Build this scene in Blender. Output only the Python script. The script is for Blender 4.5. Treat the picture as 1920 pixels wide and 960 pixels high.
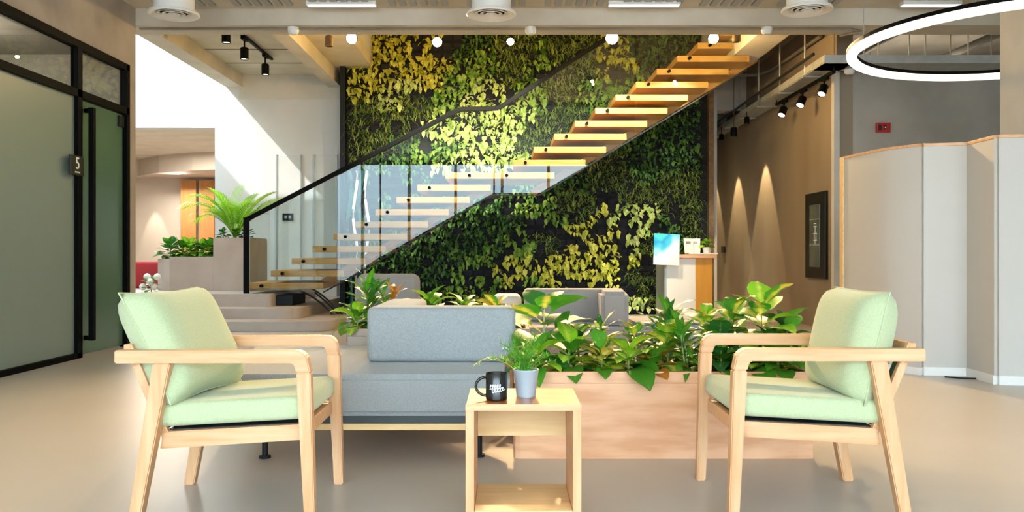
import bpy, bmesh, math, random
from mathutils import Vector, Matrix, Euler
random.seed(7)
PI = math.pi
scene = bpy.context.scene
COL = scene.collection
for o in list(bpy.data.objects): bpy.data.objects.remove(o)

# ------------------------------------------------------------------ camera, sky, sun, exposure
F, CX, CY, H = 1600.0, 950.0, 475.0, 0.98          # focal length and principal point in pixels, eye height
cam_d = bpy.data.cameras.new('camera'); cam = bpy.data.objects.new('camera', cam_d); COL.objects.link(cam)
cam.location = (0, 0, H); cam.rotation_euler = (PI/2, 0, 0)
cam_d.sensor_width = 36; cam_d.lens = F/1920*36
cam_d.shift_x = (960-CX)/1920; cam_d.shift_y = -(480-CY)/1920
cam_d.clip_start = .05; cam_d.clip_end = 200
scene.camera = cam
world = bpy.data.worlds.new('sky'); scene.world = world; world.use_nodes = True
wn = world.node_tree.nodes; wl = world.node_tree.links; wn.clear()
tc = wn.new('ShaderNodeTexCoord'); sp = wn.new('ShaderNodeSeparateXYZ'); rp = wn.new('ShaderNodeValToRGB')
bg = wn.new('ShaderNodeBackground'); wo = wn.new('ShaderNodeOutputWorld')
wl.new(tc.outputs['Generated'], sp.inputs[0]); wl.new(sp.outputs['Z'], rp.inputs[0])
e = rp.color_ramp.elements
e[0].position = 0.0; e[0].color = (.42, .47, .50, 1)
e[1].position = 0.06; e[1].color = (.56, .74, .86, 1)
n = e.new(.6); n.color = (.78, .90, 1.0, 1)
wl.new(rp.outputs[0], bg.inputs[0]); bg.inputs[1].default_value = 9.2
wl.new(bg.outputs[0], wo.inputs[0])
def lamp(name, kind, loc, energy, color=(1,1,1), target=None, **kw):
    d = bpy.data.lights.new(name, kind); d.energy = energy; d.color = color
    for k, v in kw.items(): setattr(d, k, v)
    o = bpy.data.objects.new(name, d); COL.objects.link(o); o.location = loc
    if target is not None:
        o.rotation_euler = (Vector(target)-Vector(loc)).to_track_quat('-Z', 'Y').to_euler()
    return o
sun = lamp('sun', 'SUN', (-9, 2, 12), 3.4, (1, .97, .93), angle=.012)
sun.rotation_euler = Vector((1, .9, -1.14)).to_track_quat('-Z', 'Y').to_euler()
# daylight enters through the openings of the window wall behind the camera and the roof opening at the left
def portal(name, loc, rot, sx, sy):
    o = lamp(name, 'AREA', loc, 1, shape='RECTANGLE', size=sx, size_y=sy)
    o.rotation_euler = rot; o.data.cycles.is_portal = True
for k in range(4):
    portal('window_portal', (-4.85+3.1*k, -5.0, 2.05), (PI/2, 0, PI), 2.9, 3.9)
portal('roof_portal', (-6.2, 12.5, 5.95), (0, 0, 0), 3.5, 3.4)
scene.view_settings.view_transform = 'Standard'; scene.view_settings.look = 'None'
scene.view_settings.exposure = 0.55; scene.view_settings.gamma = 1
scene.view_settings.use_curve_mapping = False
try:
    scene.cycles.use_denoising = True
    scene.cycles.denoiser = 'OPENIMAGEDENOISE'
    scene.cycles.max_bounces = 8; scene.cycles.diffuse_bounces = 5; scene.cycles.glossy_bounces = 4
    scene.cycles.transparent_max_bounces = 16; scene.cycles.sample_clamp_indirect = 8
    scene.cycles.caustics_reflective = False; scene.cycles.caustics_refractive = False
except Exception: pass

# ------------------------------------------------------------------ helpers
def px(x, y, Y):                                   # a point of the photograph at distance Y
    return Vector(((x-CX)*Y/F, Y, H+(CY-y)*Y/F))
def lin(c): return c/12.92 if c <= .04045 else ((c+.055)/1.055)**2.4
def hx(s, a=1): return tuple(lin(int(s[i:i+2], 16)/255) for i in (0, 2, 4))+(a,)
MATS = {}
def newmat(name):
    m = bpy.data.materials.new(name); m.use_nodes = True; m.node_tree.nodes.clear(); MATS[name] = m
    return m, m.node_tree.nodes, m.node_tree.links
def mat(name, c1, c2=None, rough=.6, metal=0, scale=4, stretch=(1,1,1), bump=0, bscale=60, spec=.5, detail=4, contrast=(.3,.7), coat=0, transl=0, sheen=0):
    m, N, L = newmat(name)
    out = N.new('ShaderNodeOutputMaterial'); b = N.new('ShaderNodeBsdfPrincipled')
    b.inputs['Roughness'].default_value = rough; b.inputs['Metallic'].default_value = metal
    b.inputs['Specular IOR Level'].default_value = spec; b.inputs['Coat Weight'].default_value = coat
    b.inputs['Sheen Weight'].default_value = sheen
    t = N.new('ShaderNodeTexCoord'); mp = N.new('ShaderNodeMapping'); mp.inputs['Scale'].default_value = stretch
    L.new(t.outputs['Object'], mp.inputs[0])
    if c2:
        no = N.new('ShaderNodeTexNoise'); no.inputs['Scale'].default_value = scale; no.inputs['Detail'].default_value = detail
        L.new(mp.outputs[0], no.inputs[0])
        r = N.new('ShaderNodeValToRGB'); r.color_ramp.elements[0].position = contrast[0]; r.color_ramp.elements[1].position = contrast[1]
        r.color_ramp.elements[0].color = hx(c1); r.color_ramp.elements[1].color = hx(c2)
        L.new(no.outputs[0], r.inputs[0]); L.new(r.outputs[0], b.inputs['Base Color'])
        colsock = r.outputs[0]
    else:
        b.inputs['Base Color'].default_value = hx(c1); colsock = None
    if bump:
        nb = N.new('ShaderNodeTexNoise'); nb.inputs['Scale'].default_value = bscale; nb.inputs['Detail'].default_value = 3
        L.new(mp.outputs[0], nb.inputs[0]); bp = N.new('ShaderNodeBump'); bp.inputs['Strength'].default_value = bump
        bp.inputs['Distance'].default_value = .01
        L.new(nb.outputs[0], bp.inputs['Height']); L.new(bp.outputs[0], b.inputs['Normal'])
    if transl:
        tr = N.new('ShaderNodeBsdfTranslucent'); mx = N.new('ShaderNodeMixShader'); mx.inputs[0].default_value = transl
        if colsock: L.new(colsock, tr.inputs[0])
        else: tr.inputs[0].default_value = hx(c1)
        L.new(b.outputs[0], mx.inputs[1]); L.new(tr.outputs[0], mx.inputs[2]); L.new(mx.outputs[0], out.inputs[0])
    else: L.new(b.outputs[0], out.inputs[0])
    return m
def emat(name, col, s):
    m, N, L = newmat(name); out = N.new('ShaderNodeOutputMaterial'); b = N.new('ShaderNodeEmission')
    b.inputs[0].default_value = hx(col); b.inputs[1].default_value = s; L.new(b.outputs[0], out.inputs[0]); return m
def glassmat(name, tint, ior=1.5, rough=0.0):
    m, N, L = newmat(name); out = N.new('ShaderNodeOutputMaterial')
    fr = N.new('ShaderNodeFresnel'); ge = N.new('ShaderNodeNewGeometry')      # thin pane: the same reflectance from either face
    mi = N.new('ShaderNodeMath'); mi.operation = 'MULTIPLY_ADD'; mi.inputs[1].default_value = 1/ior-ior; mi.inputs[2].default_value = ior
    L.new(ge.outputs['Backfacing'], mi.inputs[0]); L.new(mi.outputs[0], fr.inputs[0])
    tr = N.new('ShaderNodeBsdfTransparent'); tr.inputs[0].default_value = hx(tint)
    gl = N.new('ShaderNodeBsdfGlossy'); gl.inputs['Roughness'].default_value = rough
    mx = N.new('ShaderNodeMixShader'); L.new(fr.outputs[0], mx.inputs[0]); L.new(tr.outputs[0], mx.inputs[1]); L.new(gl.outputs[0], mx.inputs[2])
    L.new(mx.outputs[0], out.inputs[0]); return m
def leafmat(name, cg, cy, vein=.10, amt=.5, transl=.25, rough=.38):
    """leaf colour: green blade with lighter midrib and blotches; object x runs along the leaf, y across it"""
    m, N, L = newmat(name); out = N.new('ShaderNodeOutputMaterial'); b = N.new('ShaderNodeBsdfPrincipled')
    b.inputs['Roughness'].default_value = rough
    t = N.new('ShaderNodeTexCoord'); s = N.new('ShaderNodeSeparateXYZ'); L.new(t.outputs['Object'], s.inputs[0])
    ab = N.new('ShaderNodeMath'); ab.operation = 'ABSOLUTE'; L.new(s.outputs['Y'], ab.inputs[0])
    oi = N.new('ShaderNodeObjectInfo')
    no = N.new('ShaderNodeTexNoise'); no.noise_dimensions = '4D'; no.inputs['Scale'].default_value = 7; no.inputs['Detail'].default_value = 3
    L.new(t.outputs['Object'], no.inputs['Vector']); mul = N.new('ShaderNodeMath'); mul.operation = 'MULTIPLY'; mul.inputs[1].default_value = 40
    L.new(oi.outputs['Random'], mul.inputs[0]); L.new(mul.outputs[0], no.inputs['W'])
    # f = noise*k + vein - |y|*c
    a1 = N.new('ShaderNodeMath'); a1.operation = 'MULTIPLY_ADD'; a1.inputs[1].default_value = -2.2; a1.inputs[2].default_value = vein
    L.new(ab.outputs[0], a1.inputs[0])
    a2 = N.new('ShaderNodeMath'); a2.operation = 'MULTIPLY_ADD'; a2.inputs[1].default_value = amt*1.6
    L.new(no.outputs[0], a2.inputs[0]); L.new(a1.outputs[0], a2.inputs[2])
    r = N.new('ShaderNodeValToRGB'); r.color_ramp.elements[0].position = .25; r.color_ramp.elements[1].position = .5
    r.color_ramp.elements[0].color = hx(cg); r.color_ramp.elements[1].color = hx(cy)
    L.new(a2.outputs[0], r.inputs[0])
    hs = N.new('ShaderNodeHueSaturation'); L.new(r.outputs[0], hs.inputs['Color'])
    mr = N.new('ShaderNodeMapRange'); mr.inputs[3].default_value = .7; mr.inputs[4].default_value = 1.25
    L.new(oi.outputs['Random'], mr.inputs[0]); L.new(mr.outputs[0], hs.inputs['Value'])
    L.new(hs.outputs[0], b.inputs['Base Color'])
    tr = N.new('ShaderNodeBsdfTranslucent'); L.new(hs.outputs[0], tr.inputs[0])
    mx = N.new('ShaderNodeMixShader'); mx.inputs[0].default_value = transl
    L.new(b.outputs[0], mx.inputs[1]); L.new(tr.outputs[0], mx.inputs[2]); L.new(mx.outputs[0], out.inputs[0])
    return m

def empty(name, label, cat, loc=(0,0,0), rotz=0, group=None, kind=None):
    o = bpy.data.objects.new(name, None); COL.objects.link(o); o.location = loc; o.rotation_euler = (0,0,rotz)
    o.empty_display_size = .1
    if label: o['label'] = label
    if cat: o['category'] = cat
    if group: o['group'] = group
    if kind: o['kind'] = kind
    return o
def finish(bm, smooth=False):
    bmesh.ops.recalc_face_normals(bm, faces=bm.faces[:])
    if smooth:
        for f in bm.faces: f.smooth = True
    return bm
def obj(name, bm, m, parent=None, world=False, smooth=False, label=None, keep=False):
    if not keep: finish(bm, smooth)
    elif smooth:
        for f in bm.faces: f.smooth = True
    if world and parent is not None:
        p = parent; off = Vector((0,0,0))
        while p is not None: off += p.location; p = p.parent
        bmesh.ops.translate(bm, verts=bm.verts[:], vec=-off)
    me = bpy.data.meshes.new(name); bm.to_mesh(me); bm.free()
    if smooth:
        try: me.set_sharp_from_angle(angle=math.radians(40))
        except Exception: pass
    ms = m if isinstance(m, (list, tuple)) else [m]
    for k in ms: me.materials.append(MATS[k] if isinstance(k, str) else k)
    o = bpy.data.objects.new(name, me); COL.objects.link(o)
    if parent is not None: o.parent = parent
    if label: o['label'] = label
    return o
def tag(o, label, cat, group=None, kind=None):
    if label: o['label'] = label
    if cat: o['category'] = cat
    if group: o['group'] = group
    if kind: o['kind'] = kind
    return o
def B(): return bmesh.new()
def box(bm, x0, x1, y0, y1, z0, z1, bev=0, seg=2, M=None):
    t = bmesh.new()
    bmesh.ops.create_cube(t, size=1)
    for v in t.verts: v.co = Vector(((x0+x1)/2+v.co.x*(x1-x0), (y0+y1)/2+v.co.y*(y1-y0), (z0+z1)/2+v.co.z*(z1-z0)))
    if bev: bmesh.ops.bevel(t, geom=t.edges[:], offset=bev, segments=seg, affect='EDGES', profile=.5)
    if M is not None: bmesh.ops.transform(t, matrix=M, verts=t.verts[:])
    merge(bm, t); return bm
def merge(bm, t):
    me = bpy.data.meshes.new('tmp'); t.to_mesh(me); t.free(); bm.from_mesh(me); bpy.data.meshes.remove(me)
def prism(bm, pts, axis, a, b, bev=0, seg=2):
    """polygon pts (u,v) extruded along axis from a to b; axis 'y': (x,z); 'z': (x,y); 'x': (y,z)"""
    t = bmesh.new()
    def co(u, v, w):
        return {'y': (u, w, v), 'z': (u, v, w), 'x': (w, u, v)}[axis]
    v0 = [t.verts.new(co(u, v, a)) for u, v in pts]; v1 = [t.verts.new(co(u, v, b)) for u, v in pts]
    t.faces.new(v0); t.faces.new(v1[::-1]); n = len(pts)
    for i in range(n): t.faces.new((v0[i], v1[i], v1[(i+1)%n], v0[(i+1)%n]))
    bmesh.ops.recalc_face_normals(t, faces=t.faces[:])
    if bev: bmesh.ops.bevel(t, geom=t.edges[:], offset=bev, segments=seg, affect='EDGES')
    merge(bm, t); return bm
def tube(bm, pts, r, n=8, cap=True):
    pts = [Vector(p) for p in pts]; rings = []
    rr = r if isinstance(r, (list, tuple)) else [r]*len(pts)
    for i, p in enumerate(pts):
        d = (pts[min(i+1, len(pts)-1)]-pts[max(i-1, 0)]).normalized()
        u = d.cross(Vector((0,0,1)));
        if u.length < 1e-3: u = Vector((1,0,0))
        u.normalize(); w = d.cross(u).normalized()
        rings.append([bm.verts.new(p+rr[i]*(math.cos(2*PI*k/n)*u+math.sin(2*PI*k/n)*w)) for k in range(n)])
    for a, b in zip(rings, rings[1:]):
        for k in range(n): bm.faces.new((a[k], a[(k+1)%n], b[(k+1)%n], b[k]))
    if cap: bm.faces.new(rings[0]); bm.faces.new(rings[-1][::-1])
    return bm
def lathe(bm, prof, cx=0, cy=0, n=32, cap0=True, cap1=True):
    rings = [[bm.verts.new((cx+r*math.cos(2*PI*k/n), cy+r*math.sin(2*PI*k/n), z)) for k in range(n)] for r, z in prof]
    for a, b in zip(rings, rings[1:]):
        for k in range(n): bm.faces.new((a[k], a[(k+1)%n], b[(k+1)%n], b[k]))
    if cap0: bm.faces.new(rings[0][::-1])
    if cap1: bm.faces.new(rings[-1])
    return bm
def bar(bm, p, q, w, h, bev=.004, up=(0,0,1)):
    """box beam from p to q, w across, h along up"""
    p, q = Vector(p), Vector(q); d = q-p; L = d.length; d.normalize(); up = Vector(up)
    s = d.cross(up).normalized(); u = s.cross(d).normalized()
    M = Matrix((( d.x, s.x, u.x, (p.x+q.x)/2), (d.y, s.y, u.y, (p.y+q.y)/2), (d.z, s.z, u.z, (p.z+q.z)/2), (0,0,0,1)))
    return box(bm, -L/2, L/2, -w/2, w/2, -h/2, h/2, bev, 2, M)
def struct(name, bm, m, **kw):
    o = obj(name, bm, m, **kw)
    if o.parent is None: o['kind'] = 'structure'
    return o
def text(name, s, size, m, parent, loc, rot, ext=.0015):
    c = bpy.data.curves.new(name, 'FONT'); c.body = s; c.size = size; c.extrude = ext; c.align_x = 'CENTER'; c.align_y = 'CENTER'
    c.materials.append(MATS[m]); f = bpy.data.objects.new('glyphs', c); COL.objects.link(f); dg = bpy.context.evaluated_depsgraph_get()
    me = bpy.data.meshes.new_from_object(f.evaluated_get(dg)); bpy.data.objects.remove(f)
    o = bpy.data.objects.new(name, me); COL.objects.link(o); o.parent = parent; o.location = loc; o.rotation_euler = rot
    return o

# ------------------------------------------------------------------ materials
mat('floor_coat', 'bab4ab', 'c2bcb3', rough=.36, scale=.7, spec=.5, bump=.02, bscale=3)
mat('plaster_white', 'c6c8c8', 'cdcece', rough=.8, scale=2)
mat('plaster_cool', 'c2c4c2', 'cccecb', rough=.8, scale=2)
mat('concrete_tan', '989087', 'b0a89e', rough=.75, scale=2.2, bump=.15, bscale=9)
mat('concrete_grey', '95928b', 'b0aca3', rough=.75, scale=1.3, bump=.15, bscale=9)
mat('concrete_brown', '837563', '978a78', rough=.7, scale=1.1, stretch=(1,1,.3), bump=.1, bscale=6)
mat('concrete_pale', 'b9b6ae', 'cfccc4', rough=.75, scale=1.6, bump=.15, bscale=8)
mat('ceiling_paint', 'bfb8a8', 'cfc9bb', rough=.85, scale=2.5, bump=.2, bscale=5)
mat('slab_dark', '79756c', '8d897e', rough=.85, scale=2)
mat('platform_stone', 'a99d91', 'b7aca1', rough=.55, scale=3)
mat('planter_render', 'ad9f92', 'bbaea2', rough=.75, scale=3)
mat('partition_white', 'c3bfb8', 'c9c6bf', rough=.55, scale=.8)
mat('white_paint', 'e9e9e6', rough=.45)
mat('white_metal', 'e4e5e3', rough=.35)
mat('black_metal', '080909', rough=.55, spec=.06)
mat('dark_steel', '171b1d', rough=.5, spec=.2)
mat('grey_metal', 'a3a6a4', rough=.4, metal=.5)
mat('galvanised', 'b4b8b6', 'a2a7a5', rough=.45, metal=.3, scale=8)
mat('chrome', 'c8c8c8', rough=.15, metal=1)
mat('frost_panel', '7f8f87', '84958c', rough=.35, scale=.6, spec=.6)
mat('frost_green', '4d6c5a', '567563', rough=.25, scale=.5, spec=.6)
mat('chair_wood', 'cb9868', 'deb288', rough=.42, scale=3, stretch=(1.2,14,14), detail=6)
mat('chair_wood_v', 'cb9868', 'deb288', rough=.42, scale=3, stretch=(14,14,1.2), detail=6)
mat('ply_pink', 'd89f74', 'e8b68e', rough=.45, scale=3, stretch=(1,1,5.5), detail=9, contrast=(.4,.6))
mat('ply_yellow', 'dcb67c', 'e8c892', rough=.45, scale=3, stretch=(1.2,12,12), detail=6)
mat('table_top_wood', 'a45c26', 'b87238', rough=.32, scale=3, stretch=(1.2,12,12), detail=6)
mat('tread_wood', 'bd7f34', 'd0984a', rough=.5, scale=2.5, stretch=(1.5,16,10), detail=6)
mat('mint_fabric', 'b2bf97', 'bcc9a2', rough=.95, scale=140, bump=.25, bscale=220, sheen=.25, spec=.2)
mat('green_webbing', '4c6b4c', '58785a', rough=.9, scale=60, bump=.2)
mat('sofa_fabric', '8c9294', '9ca2a3', rough=.95, scale=150, bump=.25, bscale=200, sheen=.25, spec=.2)
mat('sofa_far_fabric', '8a8886', '979593', rough=.95, scale=150, bump=.2, bscale=200, sheen=.2, spec=.2)
mat('dark_trim', '2e3638', rough=.5)
mat('soil', '1c140e', '2d2219', rough=.95, scale=30, bump=.6, bscale=60)
mat('wall_backing', '0c0e0c', '17191a', rough=.9, scale=6)
mat('pocket_felt', '15161c', '2b2a38', rough=.9, scale=5)
mat('pot_metal', 'a9b7c2', 'b6c3cd', rough=.35, metal=.25, scale=5)
mat('mug_black', '0b0c0e', rough=.18, spec=.6)
mat('print_white', 'e9eef0', rough=.5)
mat('sign_red', 'b31217', rough=.35)
mat('sign_dark', '10140f', rough=.4)
mat('cabinet_black', '0c0908', rough=.4)
mat('cabinet_pane', '4c5654', '626c69', rough=.2, scale=3)
mat('paper', 'e6e3df', rough=.7)
mat('counter_white', 'f1ede2', rough=.5)
mat('counter_wood', 'd08f20', 'd99a2c', rough=.4, scale=2, stretch=(8,8,1))
mat('stem_green', '5e7a2c', '88933f', rough=.5, scale=8)
mat('stem_pale', 'b9b98a', rough=.6)
mat('stem_brown', '5a4630', '77603f', rough=.8, scale=20)
mat('cable_black', '101314', rough=.5)
mat('hose_teal', '0f4f50', rough=.3)
mat('red_fabric', 'a3262b', rough=.8)
mat('room_tan', 'bdb1a3', 'c9bdaf', rough=.8, scale=1)
mat('room_wood', 'b27a43', 'c48c52', rough=.5, scale=2, stretch=(6,6,1))
mat('flower_white', 'eef0ea', rough=.6)
emat('lamp_core', 'fff1cf', 120)
emat('lamp_soft', 'fff0d8', 6)
emat('ring_glow', 'fff0d2', 2.0)
emat('tube_glow', 'ffffff', .8)
glassmat('rail_glass', 'f2f9f9', 1.44)
glassmat('pane_glass', 'eef2f0', 1.55)
leafmat('leaf_green', '4c9426', 'b0d056', vein=.10, amt=.24)
leafmat('leaf_deep', '33772e', '86ba50', vein=.06, amt=.24)
leafmat('leaf_lime', '8cc82c', 'd2e45a', vein=.15, amt=.4)
leafmat('leaf_croton', '4fa02c', 'eee25c', vein=.16, amt=.5)
leafmat('leaf_gold', 'c9b944', 'f0dc84', vein=.2, amt=.4)
leafmat('leaf_orange', 'c9812f', 'e0a860', vein=.1, amt=.3)
leafmat('leaf_stripe', '2a6a2c', 'd5dc88', vein=-.02, amt=.40)
leafmat('leaf_palm', 'a6d838', 'e2ee60', vein=.1, amt=.3, transl=.4)
mat('wall_lime', 'aecb58', 'e4eaa0', rough=.45, scale=9, transl=.2, contrast=(.4,.6))
mat('wall_yellow', 'b0b834', 'e8e266', rough=.45, scale=9, transl=.2, contrast=(.4,.6))
mat('wall_fresh', '578c2c', 'a6c456', rough=.45, scale=9, transl=.2, contrast=(.4,.6))
mat('wall_grass', '4f7428', 'aabc60', rough=.5, scale=9, transl=.2, contrast=(.4,.6))
mat('wall_deep', '2c5c24', '668f40', rough=.5, scale=9, transl=.15, contrast=(.4,.6))

# ------------------------------------------------------------------ setting
YB = 14.2                                           # back wall of the hall
struct('floor', box(B(), -11.6, 8, -5.3, 21, -.12, 0), 'floor_coat')
# ceiling, in its slabs
b = B(); box(b, -6.5, 8, -5.3, 8.5, 4.3, 4.5); struct('ceiling', b, 'ceiling_paint')
b = B(); box(b, -4.2, 8, 8.5, 9.2, 3.62, 4.5); struct('ceiling_soffit', b, 'ceiling_paint')
b = B(); box(b, -4.2, 8, 9.2, 9.6, 3.44, 6.0); struct('ceiling_cross_beam', b, 'ceiling_paint')
b = B(); box(b, -4.66, -2.15, 9.6, YB, 3.95, 4.15); struct('ceiling_bay', b, 'ceiling_paint')
b = B(); box(b, -4.66, -4.39, 9.6, YB, 3.74, 3.95); struct('ceiling_beam', b, 'ceiling_paint')
b = B(); box(b, -2.96, -2.75, 9.6, YB, 3.74, 3.95); struct('ceiling_beam', b, 'ceiling_paint')
b = B(); box(b, 3.12, 3.52, 9.6, 17.6, 3.70, 6.0); struct('ceiling_beam', b, 'concrete_pale')
b = B(); box(b, -4.45, 3.52, 9.6, 14.4, 6.0, 6.2); struct('ceiling_void', b, 'ceiling_paint')
b = B(); box(b, 3.5, 8, 9.6, 17.8, 4.05, 4.25); struct('ceiling_bay', b, 'slab_dark')
# joints of the slab boards in the left bay
b = B()
for yy in (10.6, 11.5, 12.4, 13.3): box(b, -4.39, -2.96, yy, yy+.018, 3.942, 3.952)
struct('trim_1', b, 'slab_dark')
# left wall with the door front
b = B()
box(b, -4.25, -4.0, 3.2, 5.2, 0, 4.3); box(b, -6.5, -4.25, 3.2, 3.4, 0, 4.3)
box(b, -4.25, -4.0, 5.2, 9.2, 2.97, 4.3)
box(b, -4.25, -4.0, 9.02, 9.2, 0, 2.97)
struct('wall_left', b, 'concrete_tan')
b = B(); box(b, -4.25, -4.0, 8.5, 9.2, 4.3, 4.5); box(b, -4.3, -4.2, 9.2, 9.6, 4.4, 6.2); struct('wall_left_upper', b, 'concrete_tan')
# room behind the door front (dim)
b = B(); box(b, -6.6, -6.5, 5.0, 9.3, 0, 3.2); box(b, -6.5, -4.25, 4.9, 5.0, 0, 3.2); box(b, -8.2, -4.25, 9.1, 9.2, 0, 6.2); box(b, -6.5, -4.25, 5.0, 9.1, 3.1, 3.2)
struct('wall_meeting_room', b, 'concrete_tan')
# atrium and white back wall with opening
b = B(); box(b, -8.2, -8.0, 9.2, YB+.2, 0, 6.2); struct('wall_atrium', b, 'plaster_white')
b = B(); box(b, -8.2, -4.3, 9.2, 10.8, 5.95, 6.2); struct('atrium_sky_blocker', b, 'plaster_white')  # unseen cover added over the atrium to cut skylight
b = B()
zo = 3.07; xo = -4.855
box(b, -8.0, xo, YB, YB+.25, zo, 6.2)
box(b, xo, -4.45, YB, YB+.25, 0, 6.2)
box(b, -4.45, -2.2, YB, YB+.25, 0, 3.55)
box(b, -2.2, 3.5, YB, YB+.25, 0, 6.0)
struct('wall_back', b, 'plaster_white')
b = B(); box(b, -4.45, -2.6, YB-.02, YB+.25, 3.55, 3.95); struct('trim_2', b, 'concrete_pale')
# right side
b = B(); box(b, 3.38, 3.5, 14.45, 17.5, 0, 6.0); box(b, -2.3, -2.15, 9.6, 14.2, 4.15, 6.0); box(b, 3.0, 8, 17.5, 17.7, 4.2, 6.2); struct('wall_light_stop', b, 'plaster_cool')  # unseen walls added to stop sky light leaking in
b = B(); box(b, 4.1, 4.3, 10.6, 17.6, 0, 4.1); struct('wall_right', b, 'concrete_brown')
b = B(); box(b, 4.3, 8, 10.6, 10.8, 0, 3.34); struct('wall_right_front', b, 'concrete_grey')
b = B(); box(b, 3.0, 8, 17.5, 17.7, 0, 4.25); struct('wall_far', b, 'concrete_pale')
b = B(); box(b, 4.04, 4.11, 10.53, 10.62, 0, 3.3); struct('trim_3', b, 'concrete_pale')
b = B(); box(b, 3.5, 4.1, 14.6, 14.9, 3.42, 4.05); box(b, 3.5, 4.1, 16.0, 16.3, 3.42, 4.05); struct('ceiling_downstand', b, 'concrete_pale')
b = B(); box(b, 7.9, 8.1, -5.3, 17.7, 0, 4.5); struct('wall_side', b, 'plaster_white')
b = B(); box(b, 4.36, 4.96, 7.0, 7.55, 0, 4.3, .012); struct('pillar', b, 'concrete_pale')
# window wall behind the camera: piers, mullions, sill
b = B()
box(b, -6.5, 8, -5.25, -5.05, 4.0, 4.3); box(b, -6.5, 8, -5.25, -5.05, 0, .1)
for k in range(9): box(b, -6.40+1.55*k, -6.31+1.55*k, -5.25, -5.05, .1, 4.0)
w1 = struct('window_1', b, 'white_paint')
b = B(); box(b, -6.5, 6.2, -5.1, -5.02, 3.93, 4.06); obj('head_rail', b, 'dark_steel', w1)
b = B(); box(b, 6.15, 8, -5.25, -5.05, .1, 4.0); struct('wall_window', b, 'plaster_white')
b = B(); box(b, -6.6, -6.5, -5.3, 5.0, 0, 4.5); struct('wall_outer', b, 'plaster_white')
# back room through the opening
b = B(); box(b, -11.6, -11.5, YB, 19.9, 0, 3.2); box(b, -11.6, -8.2, YB, YB+.25, 0, 6.2); box(b, -11.6, -3.0, 19.7, 19.9, 0, 3.2); box(b, -4.0, -3.9, YB+.25, 19.7, 0, 3.2); struct('wall_back_room', b, 'room_tan')
b = B(); box(b, -11.6, -3.9, YB+.25, 19.9, 3.09, 3.25); struct('ceiling_back_room', b, 'ceiling_paint')
b = B()                                               # curved dropped bulkhead in the back room
pts = [(-11.5, 19.3), (-8.3, 19.2), (-7.5, 18.4), (-6.6, 17.9), (-5.6, 17.6), (-3.9, 17.5), (-3.9, 19.7), (-11.5, 19.7)]
prism(b, pts, 'z', 2.72, 3.09); struct('trim_4', b, 'room_tan')
b = B()
for k in range(4): box(b, -7.45+.42*k, -7.1+.42*k, 19.5, 19.54, .43, 2.65)
struct('trim_5', b, 'room_wood')
lamp('back_room_wall_washer', 'SPOT', (-8.1, 19.45, 2.66), 90, (1,.9,.75), (-8.1, 19.55, 0), spot_size=math.radians(34), spot_blend=.3, shadow_soft_size=.02)
lamp('back_room_fill', 'AREA', (-7.3, 18.9, 2.68), 45, (1,.93,.82), (-7.3, 17.9, 0), shape='DISK', size=.4)  # added fill light for the dark zone under the bulkhead
lamp('back_room_fill', 'AREA', (-6.5, 16.3, 3.05), 130, (1,.93,.82), (-6.5, 16.3, 0), shape='DISK', size=1.2)  # added area fill for the back room, no fixture modelled

# platform and its steps (rounded corners at the right end)
def step_pts(xr, yf, r, yb, xl=-8.0):
    pts = [(xl, yf)]
    for k in range(7):
        a = -PI/2+k/6*(PI/2)
        pts.append((xr-r+r*math.cos(a), yf+r+r*math.sin(a)))
    pts += [(xr, yb), (xl, yb)]; return pts
pl = empty('platform', None, None, (-5, 12.5, 0), kind='structure')
b = B(); prism(b, step_pts(-3.18, 11.5, .06, YB+5.4, -8.15), 'z', 0, .43, .01); obj('platform_slab', b, 'platform_stone', pl, world=True)
b = B(); prism(b, step_pts(-2.72, 11.1, .32, YB), 'z', 0, .26, .01); obj('step', b, 'platform_stone', pl, world=True)
b = B(); prism(b, step_pts(-2.18, 10.62, .38, YB), 'z', 0, .125, .01); obj('step', b, 'platform_stone', pl, world=True)
b = B(); box(b, -3.175, -2.95, 11.75, 12.5, .262, .40); tag(obj('stair_base_plate', b, 'dark_steel'), 'dark steel base block under the lowest wooden tread', 'bracket')

# ------------------------------------------------------------------ left glazed front, door and sign
XF = -4.0
pw = empty('glazed_partition', 'black framed frosted glass partition with clear transom set in the left wall', 'partition', (XF, 7, 0))
b = B()
for z0, z1 in ((2.9, 2.97), (2.44, 2.51), (0, .05)): box(b, XF-.06, XF+.015, 5.2, 9.02 if z0 else 8.0, z0, z1)
box(b, XF-.06, XF+.015, 7.94, 8.02, 0, 2.9); box(b, XF-.06, XF+.015, 8.96, 9.03, 0, 2.97); box(b, XF-.06, XF+.015, 5.2, 5.26, 0, 2.97)
obj('frame', b, 'black_metal', pw, world=True)
b = B(); box(b, XF-.04, XF-.025, 5.26, 7.94, .05, 2.44); obj('frosted_panel', b, 'frost_panel', pw, world=True)
for y0, y1 in ((5.26, 7.94), (8.02, 8.96)):
    b = B(); box(b, XF-.04, XF-.03, y0, y1, 2.51, 2.9); obj('transom_pane', b, 'pane_glass', pw, world=True)
dr = empty('door_1', 'tinted green glass door with a long black pull handle', 'door', (XF, 8.5, 0))
b = B(); box(b, XF-.045, XF-.03, 8.03, 8.95, .02, 2.43); obj('door_leaf', b, 'frost_green', dr, world=True)
b = B(); hz0, hz1 = .155, 2.36
bar(b, (XF+.07, 8.09, hz0), (XF+.07, 8.09, hz1), .05, .05, .003, up=(1,0,0))
for z in (hz0+.02, hz1-.02): bar(b, (XF-.03, 8.16, z), (XF+.07, 8.09, z), .04, .04, .003)
obj('handle', b, 'black_metal', dr, world=True)
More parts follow.
